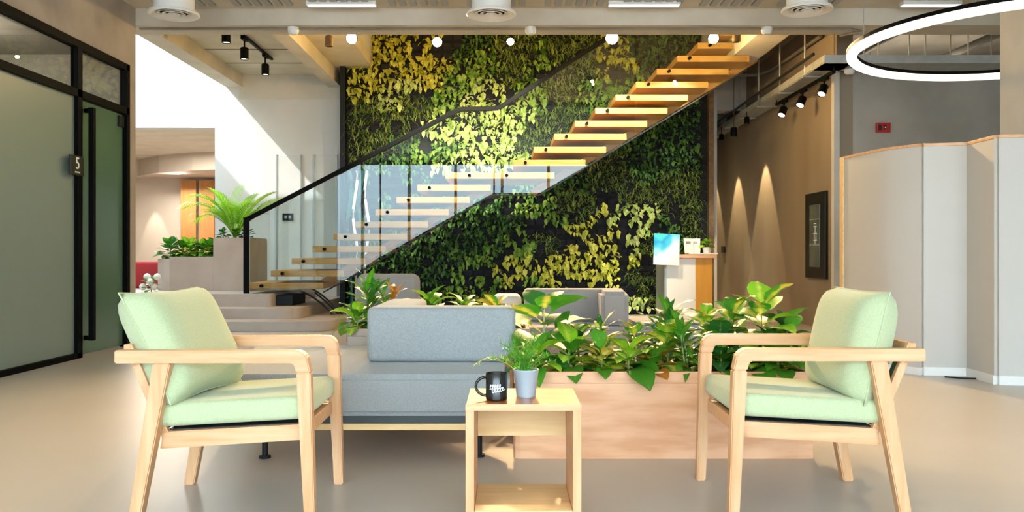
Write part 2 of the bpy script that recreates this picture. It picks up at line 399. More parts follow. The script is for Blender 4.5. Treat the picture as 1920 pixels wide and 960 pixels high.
b = B(); box(b, XF-.03, XF-.01, 8.84, 8.95, 2.3, 2.41); obj('hinge', b, 'dark_steel', dr, world=True)
ml = empty('added_downlight', 'added unseen round ceiling lamp brightening the meeting room behind the transom glass', 'added_downlight', (-5.2, 7.6, 3.1))  # unseen lamp added to lighten the room behind the transom
b = B(); lathe(b, [(.12,-.03),(.14,-.02),(.14,0)], n=24); obj('casing', b, 'white_metal', ml, smooth=True)
b = B(); lathe(b, [(.001,-.032),(.11,-.032)], n=24, cap0=False, cap1=False); obj('lens', b, 'lamp_soft', ml)
lamp('meeting_room_fill', 'POINT', (-5.2, 7.6, 2.75), 40, (1,.88,.72), shadow_soft_size=.1)  # added point light, lifts the dark transom panes
sg = empty('room_sign', 'small square black sign with white number 5 beside the glass door', 'sign', (XF+.03, 7.87, 1.79))
b = B(); box(b, -.01, .012, -.12, .12, -.09, .09, .003); obj('plate', b, 'sign_dark', sg)
text('lettering', '5', .155, 'print_white', sg, (.014, 0, .015), (PI/2, 0, PI/2))
b = B()
for k in range(3): box(b, .012, .015, -.045+.032*k, -.022+.032*k, -.068, -.056)
obj('small_mark', b, 'print_white', sg)

# ------------------------------------------------------------------ living green wall
GX0, GX1, GY = px(640,0,13.6).x, px(1337,0,13.6).x, 13.6
gw = empty('living_green_wall', 'tall living wall densely planted with green and lime foliage behind the stairs', 'green wall', ((GX0+GX1)/2, GY+.3, 0))
b = B(); box(b, GX0, GX1, GY+.12, GY+.5, 0, 5.2); obj('backing_panel', b, 'wall_backing', gw, world=True)
for xa, m_, ya in ((GX0-.01, 'dark_steel', GY-.06), (GX1-.07, 'stem_brown', GY-.02)):
    b = B(); box(b, xa, xa+.08, ya, GY+.55, 0, 5.2); obj('frame_post', b, m_, gw, world=True)
PW, PH = .165, .165
NXg = int((GX1-GX0-.2)/PW); NZg = int(4.6/PH)
b = B()
for i in range(NXg):
    for j in range(NZg):
        x = GX0+.12+PW*(i+.5); z = .12+PH*j
        vs = [b.verts.new(c) for c in ((x-.072, GY+.12, z), (x+.072, GY+.12, z), (x+.072, GY+.03, z+.09), (x-.072, GY+.03, z+.09), (x-.072, GY+.12, z+.09), (x+.072, GY+.12, z+.09))]
        for f in ((0,1,2,3), (3,2,5,4), (0,3,4), (1,5,2)): b.faces.new([vs[q] for q in f])
tag(obj('planter_pocket', b, 'pocket_felt', gw, world=True), None, None, kind='stuff')
# planting zones of the wall, in photograph pixels: centre, radii, kind, density
Z = [ (710,110,80,60,'Y',1), (700,150,60,50,'Y',1), (820,110,50,70,'Y',.8), (740,180,60,40,'L',.8), (690,230,90,70,'G',1), (760,200,50,50,'G',.8),
 (890,120,60,50,'F',1), (880,90,60,30,'D',1), (850,165,60,40,'F',1), (960,110,50,60,'G',.9), (900,170,60,30,'L',.8), (1000,150,50,60,'F',.8),
 (860,250,60,40,'L',.8), (930,230,60,50,'L',1), (1000,240,50,40,'G',1), (820,280,60,30,'F',.9), (760,280,80,30,'D',.9), (700,345,50,30,'D',.2), (780,345,50,30,'D',.2), (860,335,50,25,'D',.2), (940,335,40,25,'D',.25), (700,400,50,30,'D',.2), (780,390,50,30,'D',.2), (900,290,80,30,'L',1), (980,215,40,30,'L',1),  # sparse deep zones stand in for unlit planting behind the glass
 (1080,110,50,40,'G',.8), (1060,190,60,50,'G',1), (1120,170,50,40,'F',1), (1160,120,50,50,'Y',.6), (1210,90,50,30,'D',1), (1250,110,60,40,'D',1), (1180,160,60,40,'F',.8),
 (1230,300,60,50,'D',1), (1300,260,60,70,'D',1), (1250,230,60,40,'D',1), (1150,330,70,50,'G',1), (1270,350,60,40,'G',1), (1070,340,60,40,'D',1), (1310,400,50,60,'G',.9),
 (1090,380,50,30,'G',.9), (1000,390,60,40,'F',.8), (940,420,60,50,'D',1), (860,430,80,60,'D',.95), (790,480,80,60,'D',.9), (720,520,80,50,'D',.8), (980,440,50,40,'F',.7),
 (1140,390,40,20,'Y',.5), (1180,440,60,50,'L',.55), (1100,440,40,40,'Y',.7), (1100,500,60,30,'Y',.9), (1160,480,50,50,'Y',.7), (1210,480,30,40,'G',.7), (1040,500,50,30,'Y',.8), (970,510,60,30,'Y',.85), (900,500,50,40,'F',.6),
 (1230,540,50,40,'G',.8), (1200,560,50,20,'L',.6), (900,540,80,30,'F',.6), (1020,450,40,30,'G',.6), (1060,540,80,20,'F',.5), (1260,440,40,40,'D',.9)]
KM = {'Y':'wall_yellow', 'L':'wall_lime', 'F':'wall_fresh', 'G':'wall_grass', 'D':'wall_deep'}
gb = {k: B() for k in KM}
big = []
def broad(bm, o, az, pitch, L, W, curl):
    """a broad pointed leaf of 6 faces, folded on its midrib; o = base"""
    d = Vector((math.sin(az)*math.cos(pitch), -math.cos(az)*math.cos(pitch), math.sin(pitch)))
    s = Vector((math.cos(az), math.sin(az), 0)); u = s.cross(d)
    if u.z < 0: u = -u
    P = [(0,0,0), (.35,.5,.05), (.35,-.5,.05), (.45,0,-.03), (.78,.36,-.02), (.78,-.36,-.02), (1.05,0,-.16)]
    v = [bm.verts.new(o+d*(a*L)+s*(c*W)+u*((h-curl*a*a)*L)) for a, c, h in P]
    for f in ((0,3,1), (0,2,3), (1,3,4), (3,2,5), (3,6,4), (3,5,6)): bm.faces.new([v[q] for q in f])
def blade(bm, o, az, pitch, L, W, droop):
    d = Vector((math.sin(az), -math.cos(az), 0)); s = Vector((math.cos(az), math.sin(az), 0)); prev = None
    n = 4
    p = o.copy(); a = pitch
    for k in range(n+1):
        w = W*(1-(k/n)**2)*.5+.0008
        cur = (bm.verts.new(p-s*w), bm.verts.new(p+s*w))
        if prev: bm.faces.new((prev[0], prev[1], cur[1], cur[0]))
        prev = cur
        p = p+(d*math.cos(a)+Vector((0,0,1))*math.sin(a))*(L/n); a -= droop
R = random.Random(11)
for i in range(NXg):
    for j in range(NZg):
        x = GX0+.12+PW*(i+.5); z = .12+PH*j+.09
        pxx = CX+F*x/GY; pyy = CY-F*(z-H)/GY
        best = min(Z, key=lambda q: ((pxx-q[0])/q[2])**2+((pyy-q[1])/q[3])**2+R.random()*.9)
        k, dens = best[4], best[5]
        if R.random() > dens*.97: continue
        o = Vector((x, GY+.06, z)); bm = gb[k]
        if k == 'G':
            for q in range(R.randint(20, 28)):
                blade(bm, o+Vector((R.uniform(-.08,.08), R.uniform(-.08,.02), R.uniform(-.09,.07))), R.uniform(-1.4,1.4), R.uniform(.1,1.35), R.uniform(.13,.25), R.uniform(.010,.018), R.uniform(.25,.6))
        elif k == 'D':
            for q in range(R.randint(16, 22)):
                broad(bm, o+Vector((R.uniform(-.08,.08), R.uniform(-.1,.02), R.uniform(-.07,.09))), R.uniform(-1.3,1.3), R.uniform(-1.2,.5), R.uniform(.055,.10), R.uniform(.035,.06), .3)
        else:
            for q in range(R.randint(14, 19)):
                Lf = R.uniform(.055, .115); oo = o+Vector((R.uniform(-.09,.09), R.uniform(-.12,.02), R.uniform(-.08,.1))); az = R.uniform(-1.2,1.2); pi = R.uniform(-1.3,.25)
                if k in 'LY' and Lf > .098 and R.random() < .6: big.append((oo, az, pi, Lf, k)); continue
                broad(bm, oo, az, pi, Lf, Lf*R.uniform(.6,.8), .3)
for k, bm in gb.items():
    tag(obj('foliage', bm, KM[k], gw, world=True, keep=True), None, None, kind='stuff')
R.shuffle(big)
leafme = {}
for k in 'LY':
    b = B(); broad(b, Vector((0,0,0)), 0, 0, 1, .75, .3); me = bpy.data.meshes.new('wall_leaf'); b.to_mesh(me); b.free(); me.materials.append(MATS[KM[k]]); leafme[k] = me
for q, (oo, az, pi, Lf, k) in enumerate(big[:280]):
    o = bpy.data.objects.new('leaf', leafme[k]); COL.objects.link(o); o.parent = gw
    o.location = oo-gw.location+Vector((0,-.03,0)); o.rotation_euler = (-pi, 0, az) if False else (Matrix.Rotation(az,3,'Z')@Matrix.Rotation(-pi,3,'X')).to_euler(); o.scale = (Lf*1.15,)*3

# ------------------------------------------------------------------ staircase with glass balustrade
SY = 11.7
st = empty('staircase', 'floating staircase of thick timber treads with glass balustrade and black handrail', 'staircase', (-3.2, SY, .43))
dots = [(490+39.4*k, 536-23.0*k) for k in range(9)]
dots2 = [(985+38.5*k, 305-24.5*k) for k in range(12)]
def tread(x0, x1, zc, depth=1.1, th=.085):
    b = B(); box(b, x0, x1, SY+.03, SY+.03+depth, zc-th/2, zc+th/2, .006)
    return obj('tread', b, 'tread_wood', st, world=True)
def fixing(t, x, z):
    b = B(); tube(b, [(x, SY-.03, z), (x, SY+.035, z)], .022, 12); obj('glass_fixing', b, 'black_metal', t, world=True)
for x, y in dots:
    c = px(x, y, SY); t = tread(c.x-.17, c.x+.84, c.z); fixing(t, c.x, c.z)
c0 = px(835, 329, SY); c1 = px(1040, 329, SY)
t = tread(c0.x, c1.x, c0.z); fixing(t, px(880,329,SY).x, c0.z); fixing(t, px(950,329,SY).x, c0.z)
for k, (x, y) in enumerate(dots2):
    c = px(x, y, SY); t = tread(c.x-.165, c.x+.83, c.z); fixing(t, c.x, c.z)
# steel stringer blades under each flight
for (xa, ya), (xb, yb) in (((600, 545), (912, 366)), ((1000, 372), (1420, 120))):
    a = px(xa, ya, SY+.55); c = px(xb, yb, SY+.55)
    a, c = a+Vector((-.02,0,.075)), c+Vector((-.02,0,.075))
    b = B(); bar(b, a, c, .08, .10, .004); obj('stringer', b, 'tread_wood', st, world=True)
# handrail and newel
hr = [px(462,412,SY), px(862,205,SY), px(935,203,SY), px(1090,103,SY), px(1290,-25,SY)]
b = B()
for p, q in zip(hr, hr[1:]): bar(b, p, q, .05, .06, .004)
obj('handrail', b, 'black_metal', st, world=True)
b = B(); nb_ = px(462,551,SY); box(b, nb_.x-.035, nb_.x+.035, SY-.03, SY+.03, .43, hr[0].z+.03, .004); obj('newel_post', b, 'black_metal', st, world=True)
# glass panels (x-z polygons in the plane of the balustrade)
def gpan(pts):
    b = B(); prism(b, [(px(x,y,SY).x, px(x,y,SY).z) for x, y in pts], 'y', SY-.018, SY-.004); obj('glass_panel', b, 'rail_glass', st, world=True)
gpan([(468,416), (712,289), (712,482), (655,520), (606,546), (468,549)])
gpan([(715,287), (862,210), (925,209), (925,362), (715,481)])
gpan([(928,209), (935,208), (1090,108), (1190,44), (1190,259), (1012,362), (928,362)])
gpan([(1193,42), (1300,-27), (1400,-90), (1400,128), (1193,257)])
b = B()
for (xa, ya), (xb, yb) in (((606,548), (655,522)), ((655,522), (922,366)), ((922,366), (1012,366)), ((1012,366), (1400,131))):
    bar(b, px(xa,ya,SY), px(xb,yb,SY), .03, .018, .001)
obj('edge_channel', b, 'dark_steel', st, world=True)
# slack cables under the lowest treads
for k, pts in enumerate(([(562,545,11.9), (600,560,11.9), (625,592,11.9)], [(582,540,11.9), (610,552,11.9), (650,600,12.0)], [(590,548,12), (630,580,12), (640,598,12)])):
    P = [px(*p) for p in pts]; Q = []
    for s in range(9):
        t_ = s/8; Q.append((1-t_)**2*P[0]+2*t_*(1-t_)*P[1]+t_*t_*P[2])
    Q.append(Vector((Q[-1].x+.02, Q[-1].y, .13 if Q[-1].x < -2.2 else .012)))
    b = B(); tube(b, Q, .014, 6); tag(obj('cable', b, 'cable_black', smooth=True), ('black cable looping lowest treads to step, the leftmost','black cable under the lowest treads, the longest loop','black cable under the lowest treads nearest the green wall')[k], 'cable', 'cables under the stairs')
# hoses at the left edge of the green wall
for k in range(4):
    x = 655+k*11; P = [px(x+4*math.sin(q*.8+k), 320+q*18, 13.3) for q in range(11)]; P.append(Vector((P[-1].x, 13.3, .14)))
    b = B(); tube(b, P, .022 if k % 2 else .03, 6)
    tag(obj('hose', b, ('hose_teal', 'white_paint')[k % 2], smooth=True), ('teal hose nearest the green wall frame','white hose left of the second teal hose','teal hose between the two white hoses','rightmost white wavy hose at the green wall edge')[k], 'hose', ('teal' if k % 2 == 0 else 'white')+' irrigation hoses')
# doors in the white wall below the stairs, and its plate
for n_, (xa, xb) in enumerate(((520, 565), (590, 632))):
    a, c = px(xa, 0, YB), px(xb, 0, YB); d = empty('door_%d' % (n_+2), None, None, ((a.x+c.x)/2, YB, .43), kind='structure')
    b = B(); box(b, a.x, c.x, YB-.03, YB+.01, .26, 2.6, .004); obj('door_leaf', b, 'plaster_cool', d, world=True)
    b = B()
    for xx in (a.x, c.x): box(b, xx-.012, xx+.012, YB-.04, YB+.01, .26, 2.62)
    obj('frame', b, 'grey_metal', d, world=True)
c = px(540, 407, YB-.04); s2 = empty('wall_sign', 'small dark rectangular sign on the white wall behind the glass balustrade', 'sign', (c.x, YB-.045, c.z))
b = B(); box(b, -.09, .09, -.008, .012, -.06, .06, .002); obj('plate', b, 'dark_steel', s2)
b = B(); box(b, -.055, -.012, -.011, -.008, -.022, .024); box(b, .012, .055, -.011, -.008, -.022, .024); obj('pictogram', b, 'grey_metal', s2)

# ------------------------------------------------------------------ ceiling fittings
def diffuser(x, y, z, lab):
    t = empty('air_diffuser', lab, 'air vent', (x, y, z), group='round ceiling air diffusers')
    b = B(); lathe(b, [(.185, .03), (.185, 1.09)], cap0=False, cap1=True); obj('duct', b, 'white_metal', t, smooth=True)
    b = B(); lathe(b, [(.13, .03), (.185, .01), (.225, 0), (.235, .01), (.225, .03), (.18, .035)], cap0=False, cap1=False); obj('flange', b, 'white_metal', t, smooth=True)
    for k, r in enumerate((.155, .105, .055)):
        b = B(); lathe(b, [(r-.03, .02), (r, .004), (r+.003, .01), (r-.025, .03)], cap0=False, cap1=False); obj('cone', b, 'white_metal', t, smooth=True)
    b = B(); lathe(b, [(.0, .035), (.18, .035)], cap0=False, cap1=False); obj('throat', b, 'dark_steel', t)
diffuser(-3.12, 8, 3.21, 'round white ceiling air diffuser above the glass door end of the hall')
diffuser(-.145, 8, 3.21, 'round white ceiling air diffuser over the middle of the green wall')
diffuser(2.815, 8, 3.25, 'round white ceiling air diffuser nearest the glowing ring lamp')
for k, (x, y) in enumerate(((548,49), (995,50), (1440,46))):
    c = px(x, y, 9.25)
    t = empty('smoke_detector', ('white smoke detector on the beam above the white wall', 'white smoke detector on the beam over the middle of the green wall', 'white smoke detector on the beam near the ring lamp')[k], 'smoke detector', (c.x, 9.3, 3.44), group='smoke detectors on the beam')
    b = B(); lathe(b, [(.035, -.075), (.055, -.055), (.058, -.03)], n=20, cap1=False); obj('sensor_head', b, 'white_metal', t, smooth=True)
    b = B(); lathe(b, [(.062, -.03), (.062, 0)], n=20); obj('base', b, 'white_metal', t, smooth=True)
b = B(); tube(b, [(-4.0, 9.3, 3.425), (3.75, 9.3, 3.425)], .012, 6); tube(b, [(3.75, 9.3, 3.425), (3.9, 9.4, 3.425), (3.75, 9.6, 3.425)], .012, 6)
tag(obj('conduit', b, 'slab_dark'), 'thin dark cable run fixed along the underside of the cross beam', 'conduit')
for k, (x0, x1) in enumerate(((575, 706), (1140, 1275), (1690, 1800))):
    a, c = px(x0, 9, 8.95), px(x1, 9, 8.95)
    t = empty('linear_light', ('slim white linear ceiling light above the left end of the green wall', 'slim white linear ceiling light above the upper stairs', 'slim white linear ceiling light above the ring lamp')[k], 'ceiling light', ((a.x+c.x)/2, 8.95, 3.62), group='linear ceiling lights')
    b = B(); box(b, -(c.x-a.x)/2, (c.x-a.x)/2, -.05, .05, -.04, 0, .004); obj('housing', b, 'white_metal', t)
    b = B(); box(b, -(c.x-a.x)/2+.01, (c.x-a.x)/2-.01, -.04, .04, -.046, -.038); obj('diffuser', b, 'tube_glow', t)
# corrugated service trays on the soffit
for k in range(9):
    x0 = -3.7+k*.82
    b = B()
    for q in range(6): box(b, x0+q*.11, x0+q*.11+.07, 8.6, 9.05, 3.60, 3.625)
    tag(obj('soffit_grille', b, 'grey_metal'), ('first','second','third','fourth','fifth','sixth','seventh','eighth','ninth')[k]+' ribbed metal soffit grille from the left wall', 'grille', 'ribbed soffit grilles')

def spot_head(parent, loc, aim, r=.045, L=.13, m='black_metal', glow='lamp_soft', name='spotlight'):
    """a can lamp hanging from loc, its lens towards aim"""
    q = (Vector(aim)-Vector(loc)).to_track_quat('-Z', 'Y').to_matrix().to_4x4()
    M = Matrix.Translation(Vector(loc))@q
    b = B(); lathe(b, [(r*.9, -L/2), (r, -L/2), (r, L/2), (r*.8, L/2+.01)], n=20, cap0=False); bmesh.ops.transform(b, matrix=M, verts=b.verts[:])
    h = obj('lamp_head', b, m, parent, world=True, smooth=True)
    b = B(); lathe(b, [(0.001, -L/2+.012), (r*.92, -L/2+.012)], n=20, cap0=False, cap1=False); bmesh.ops.transform(b, matrix=M, verts=b.verts[:])
    obj('lens', b, glow, h, world=False) if False else obj('lens', b, glow, parent, world=True)
    return h
# left bay track
tr = empty('track_light', 'black ceiling track with two can spotlights in the left ceiling bay', 'track light', (-3.55, 12, 3.9))
b = B(); box(b, -3.57, -3.53, 11.25, 12.9, 3.90, 3.93); obj('track', b, 'black_metal', tr, world=True)
for y in (11.55, 12.55):
    b = B(); tube(b, [(-3.55, y, 3.9), (-3.55, y, 3.74)], .012, 8); box(b, -3.575, -3.525, y-.09, y+.09, 3.86, 3.90); obj('adapter', b, 'black_metal', tr, world=True)
    spot_head(tr, (-3.55, y, 3.68), (-3.55, y, 0), .055, .15)
tr = empty('spotlight', 'single black can spotlight left of the short ceiling track', 'spotlight', (-3.6, 10.95, 3.95))
b = B(); tube(b, [(-3.6, 10.95, 3.95), (-3.6, 10.95, 3.78)], .012, 8); obj('rod', b, 'black_metal', tr, world=True)
spot_head(tr, (-3.6, 10.95, 3.74), (-3.6, 10.95, 0), .055, .12)
lamp('left_track_lamp', 'SPOT', (-3.55, 12, 3.55), 15, (1,.85,.65), (-3.4, 12.5, 0), spot_size=1.6, spot_blend=.8, shadow_soft_size=.05)
# five warm spotlights below the cross beam, turned towards the seating
tr = empty('spotlight_rail', 'thin dark lighting rail behind the cross beam over the green wall', 'lighting rail', (0, 10.35, 3.8))
b = B(); box(b, -2.2, 2.8, 10.33, 10.37, 3.86, 3.89)
for x in (-2.0, -.1, 1.9): tube(b, [(x, 10.35, 3.87), (x, 10.35, 6.0)], .006, 6)
obj('rail', b, 'slab_dark', tr, world=True)
SL = ['leftmost warm glowing spotlight, above the top left corner of the green wall', 'second glowing spotlight from the left under the beam', 'smallest warm glowing spotlight, below the middle air diffuser', 'largest glowing spotlight, left of the upper stair treads', 'rightmost glowing spotlight, in front of the highest stair treads']
for k, (x, y, s) in enumerate(((660,72,1.1), (820,79,1.0), (957,78,.75), (1147,71,1.3), (1337,72,1.05))):
    c = px(x, y, 10.35)
    t = empty('spotlight', SL[k], 'spotlight', (c.x, c.y, 3.86), group='warm spotlights over the green wall')
    b = B(); tube(b, [(c.x, c.y, 3.862), (c.x, c.y, c.z+.02)], .01, 8); obj('rod', b, 'dark_steel', t, world=True)
    aim = (c.x*.35, 0, .9)
    spot_head(t, tuple(c), aim, .062*s, .13, 'dark_steel', 'lamp_core')
    lamp('spotlight_beam', 'SPOT', (c.x, c.y-.09, c.z-.03), 470*s, (1,.66,.32), (c.x*.6, 4.2, 0), spot_size=1.15, spot_blend=.7, shadow_soft_size=.025)
    lamp('spotlight_spill', 'POINT', (c.x, c.y+.45, c.z-.12), (40 if k else 16)*s, (1,.62,.22), shadow_soft_size=.015)
    lamp('added_foliage_beam', 'SPOT', (c.x, c.y+.3, c.z-.05), (400, 230, 220, 400, 200)[k], (1,.93,.78), (c.x*.9-(.5 if k == 4 else -.7 if k == 0 else 0), 13.6, 1.4), spot_size=1.55 if 0 < k < 4 else 1.05, spot_blend=.8, shadow_soft_size=.02)  # extra spot added at each head to brighten the green wall
for k, (x, y) in enumerate(((617, 78), (1381, 70))):
    c = px(x, y, 10.6); t = empty('spotlight', ('unlit brownish can spotlight in the yellow ceiling bay', 'small dark spotlight beside the top of the stairs')[k], 'spotlight', (c.x, c.y, 3.95))
    b = B(); tube(b, [(c.x, c.y, 3.95 if k == 0 else 6.0), (c.x, c.y, c.z+.03)], .01, 8); obj('rod', b, 'dark_steel', t, world=True)
    spot_head(t, tuple(c), (c.x, c.y, 0), .05, .12, 'stem_brown', 'dark_steel')
# right: cable tray, hangers, pipes
ty = empty('cable_tray', 'long galvanised cable tray hung below the ceiling along the right wall', 'cable tray', (3.9, 12, 3.2))
TX = lambda y: 3.72+(y-10)*.031
b = B()
for off, zz in ((0, 0), (.34, 0)): bar(b, (TX(10)+off, 9.98, 3.23+.03), (TX(17.4)+off, 17.4, 3.23+.03), .012, .085, .002)
obj('side_rail', b, 'galvanised', ty, world=True)
b = B(); prism(b, [(TX(10), 10.0), (TX(10)+.34, 10.0), (4.09, 17.4), (TX(17.4), 17.4)], 'z', 3.205, 3.215); obj('tray_base', b, 'galvanised', ty, world=True)
b = B(); box(b, TX(10), 7.9, 9.98, 9.992, 3.205, 3.30); box(b, TX(10), 7.9, 10.38, 10.392, 3.205, 3.30); box(b, TX(10), 7.9, 9.992, 10.38, 3.205, 3.215); obj('cross_tray', b, 'galvanised', ty, world=True)
for y in (10.7, 11.8, 12.9, 14.0, 15.1, 16.2):
    b = B()
    for off in (0.0, .34):
        if TX(y)+off < 4.08: tube(b, [(TX(y)+off, y, 3.22), (TX(y)+off, y, 4.05)], .010, 6)
    bar(b, (TX(y)-.03, y, 3.195), (4.09, y, 3.195), .03, .02, .002)
    obj('hanger', b, 'galvanised', ty, world=True)
for x in (4.35, 4.9, 5.4, 5.9, 6.4):
    for yy in (9.986, 10.386):
        b = B(); tube(b, [(x, yy, 3.3), (x, yy, 4.05)], .009, 6); obj('hanger', b, 'galvanised', ty, world=True)
b = B(); tube(b, [(TX(10.2)+.08, 10.2, 3.24), (TX(17.3)+.08, 17.3, 3.24)], .022, 8); tube(b, [(TX(10.2)+.14, 10.2, 3.235), (TX(16.5)+.12, 16.5, 3.235)], .018, 8); tube(b, [(TX(10.2)-.06, 10.2, 3.36), (TX(17.3)-.06, 17.3, 3.36)], .02, 8)
tag(obj('cable_bundle', b, 'cable_black'), 'bundle of black cables lying in the galvanised tray', 'cables')
b = B(); tube(b, [(4.0, 10.15, 3.25), (7.9, 10.15, 3.25)], .03, 8); tube(b, [(4.0, 10.08, 3.225), (7.9, 10.08, 3.225)], .02, 8)
tag(obj('cable_bundle', b, 'cable_black'), 'dark cables in the cross tray behind the ring lamp', 'cables')
for k, (x, z) in enumerate(((4.4, 3.8), (5.2, 3.9), (6.2, 3.75))):
    b = B(); tube(b, [(x, 9.7, z), (x, 17.4, z)], .05 if k != 1 else .03, 10)
    tag(obj('ceiling_pipe', b, 'slab_dark', smooth=True), ('dark ceiling pipe nearest the tray corner', 'slim dark ceiling pipe above the cross tray', 'dark ceiling pipe nearest the pillar')[k], 'pipe')
b = B(); tube(b, [(3.56, 13.4, 3.78), (3.9, 13.4, 3.78), (4.05, 13.0, 3.78), (4.05, 11.0, 3.78)], .025, 8)
tag(obj('ceiling_pipe', b, 'slab_dark', smooth=True), 'bent pipe under the dark ceiling beside the sloping beam', 'pipe')
# right track
a, c = px(1564, 134, 10.15), px(1456, 196, 12.4)
tr = empty('track_light', 'black ceiling track with three tilted spotlights along the right wall', 'track light', tuple((a+c)/2))
b = B(); bar(b, a, c, .04, .035, .003)
for p in (a, c): tube(b, [p, (p.x, p.y, 3.21)], .008, 6)
obj('track', b, 'black_metal', tr, world=True)
for f in (.13, .48, .83):
    p = a.lerp(c, f)+Vector((0, 0, -.02))
    b = B(); bar(b, p+Vector((0,-.1,-.01)), p+Vector((0,.1,-.01)), .035, .035, .003); tube(b, [p, p+Vector((-.02,0,-.1))], .012, 8); obj('adapter', b, 'black_metal', tr, world=True)
    spot_head(tr, tuple(p+Vector((-.03,0,-.15))), tuple(p+Vector((-.55,-.5,-1.2))), .052, .13, 'black_metal', 'lamp_soft')
    lamp('right_track_lamp', 'SPOT', tuple(p+Vector((-.1,-.1,-.3))), 16, (1,.88,.7), tuple(p+Vector((-.8,-1.2,-2.5))), spot_size=1.3, spot_blend=.7, shadow_soft_size=.05)
c = px(1376, 248, 13.2); t = empty('pendant_spotlight', 'black cylindrical pendant lamp on a thin wire near the right edge of the green wall', 'pendant lamp', (c.x, c.y, 3.70))
b = B(); tube(b, [(c.x, c.y, 4.05), (c.x, c.y, c.z+.06)], .005, 6); obj('cord', b, 'cable_black', t, world=True)
spot_head(t, tuple(c), (c.x, c.y, 0), .05, .13)
for y, e_, zz in ((13.5, 230, 3.0), (15.1, 200, 2.95), (16.7, 150, 2.9), (11.9, 0, 3)):
    if not e_: continue
    lamp('wall_washer_lamp', 'SPOT', (3.80, y, zz), e_, (1,.74,.40), (3.86, y, 0), spot_size=math.radians(50), spot_blend=.25, shadow_soft_size=.015)
    t = empty('wall_washer', ('black wall washer nearest the hose cabinet','black wall washer in the middle of the right wall','farthest black wall washer at the corridor end')[int((y-13.4)//1.6)], 'wall washer', (3.80, y, zz+.08), group='wall washers')
    spot_head(t, (3.80, y, zz+.08), (3.80, y, 0), .04, .1)
    b = B(); tube(b, [(3.80, y, zz+.12), (3.80, y, 3.22)], .006, 6); obj('rod', b, 'black_metal', t, world=True)
c = px(1689, 133, 10.3)
b = B(); lathe(b, [(.04, c.z-.04), (.06, c.z-.02), (.06, 3.2)], c.x-.62, 10.3, n=16); tag(obj('smoke_detector', b, 'white_metal'), 'white smoke detector under the tray corner left of the ring lamp', 'smoke detector')
# hidden lights added beyond the grey wall to brighten the dark slab above
for k, y in enumerate((12.2, 14.6)):
    t = empty('linear_light', ('added hidden uplight beyond the grey wall, the nearer one', 'added hidden uplight beyond the grey wall, the farther one')[k], 'ceiling light', (5.9, y, 3.1), group='added lights beyond the grey wall')
    b = B(); box(b, -.9, .9, -.05, .05, -.03, .03, .004); obj('housing', b, 'white_metal', t)
    b = B(); box(b, -.88, .88, -.04, .04, .031, .035); obj('diffuser', b, 'tube_glow', t)
    for x in (-.7, .7):
        b = B(); tube(b, [(x, 0, .03), (x, 0, .95)], .004, 6); obj('suspension_wire', b, 'grey_metal', t)
    o = lamp('added_uplight', 'AREA', (5.9, y, 3.15), 16, (1,.85,.66), (5.9, y, 5), shape='RECTANGLE', size=1.7, size_y=.08)
# ring lamp
rl = empty('ring_lamp', 'large suspended glowing ring lamp around the pillar at the upper right', 'pendant lamp', (4.26, 6.98, 2.7))
def torus(b, R_, prof, n=96):
    rings = [[b.verts.new(((R_+u)*math.cos(2*PI*k/n), (R_+u)*math.sin(2*PI*k/n), v)) for u, v in prof] for k in range(n)]
    for k in range(n):
        A, C_ = rings[k], rings[(k+1)%n]
        for q in range(len(prof)): b.faces.new((A[q], A[(q+1)%len(prof)], C_[(q+1)%len(prof)], C_[q]))
b = B(); torus(b, 1.335, [(-.04, .014), (-.038, -.02), (-.02, -.038), (.02, -.038), (.038, -.02), (.04, .014)]); obj('light_diffuser', b, 'ring_glow', rl, smooth=True)
b = B(); torus(b, 1.335, [(-.044, .014), (.044, .014), (.044, .045), (-.044, .045)]); obj('housing', b, 'black_metal', rl)
for k in range(4):
    a = PI/4+k*PI/2; b = B(); tube(b, [(1.335*math.cos(a), 1.335*math.sin(a), .06), (1.335*math.cos(a), 1.335*math.sin(a), 1.598)], .004, 6); obj('suspension_wire', b, 'grey_metal', rl)
# ------------------------------------------------------------------ right wall fittings
fc = empty('hose_cabinet', 'black framed wall cabinet with grey glass pane on the right wall', 'cabinet', (4.1, 11.24, 1.2))
b = B(); box(b, 4.06, 4.1, 10.88, 11.61, .65, 1.78, .006); obj('cabinet_frame', b, 'cabinet_black', fc, world=True)
b = B(); box(b, 4.05, 4.065, 11.05, 11.42, .80, 1.62, .003); obj('pane', b, 'cabinet_pane', fc, world=True)
b = B()
for k, (dy, dz, w, h) in enumerate(((0,.09,.10,.012), (0,.05,.012,.1), (0,0,.12,.012), (-.03,-.04,.012,.09), (.03,-.04,.012,.09), (0,-.09,.11,.012), (0,-.13,.012,.06), (0,.13,.08,.012))):
    box(b, 4.045, 4.051, 11.2+dy-w/2, 11.2+dy+w/2, 1.24+dz-h/2, 1.24+dz+h/2)
obj('lettering', b, 'print_white', fc, world=True)
b = B(); box(b, 4.045, 4.051, 11.06, 11.40, 1.08, 1.10); box(b, 4.045, 4.051, 11.06, 11.40, 1.42, 1.432); obj('pane_bar', b, 'grey_metal', fc, world=True)
c = px(1654, 240, 10.6); fa = empty('fire_alarm', 'small red fire alarm box on the grey wall above the partition', 'fire alarm', (c.x, 10.6, c.z))
b = B(); box(b, -.085, .085, -.05, 0, -.06, .06, .006); obj('casing', b, 'sign_red', fa)
b = B(); box(b, .0, .03, -.056, -.048, -.03, .03, .003); box(b, -.07, -.03, -.054, -.049, -.035, .035, .002); obj('call_point', b, 'cabinet_black', fa)
b = B(); box(b, .008, .022, -.059, -.055, -.008, .008); obj('pictogram', b, 'print_white', fa)
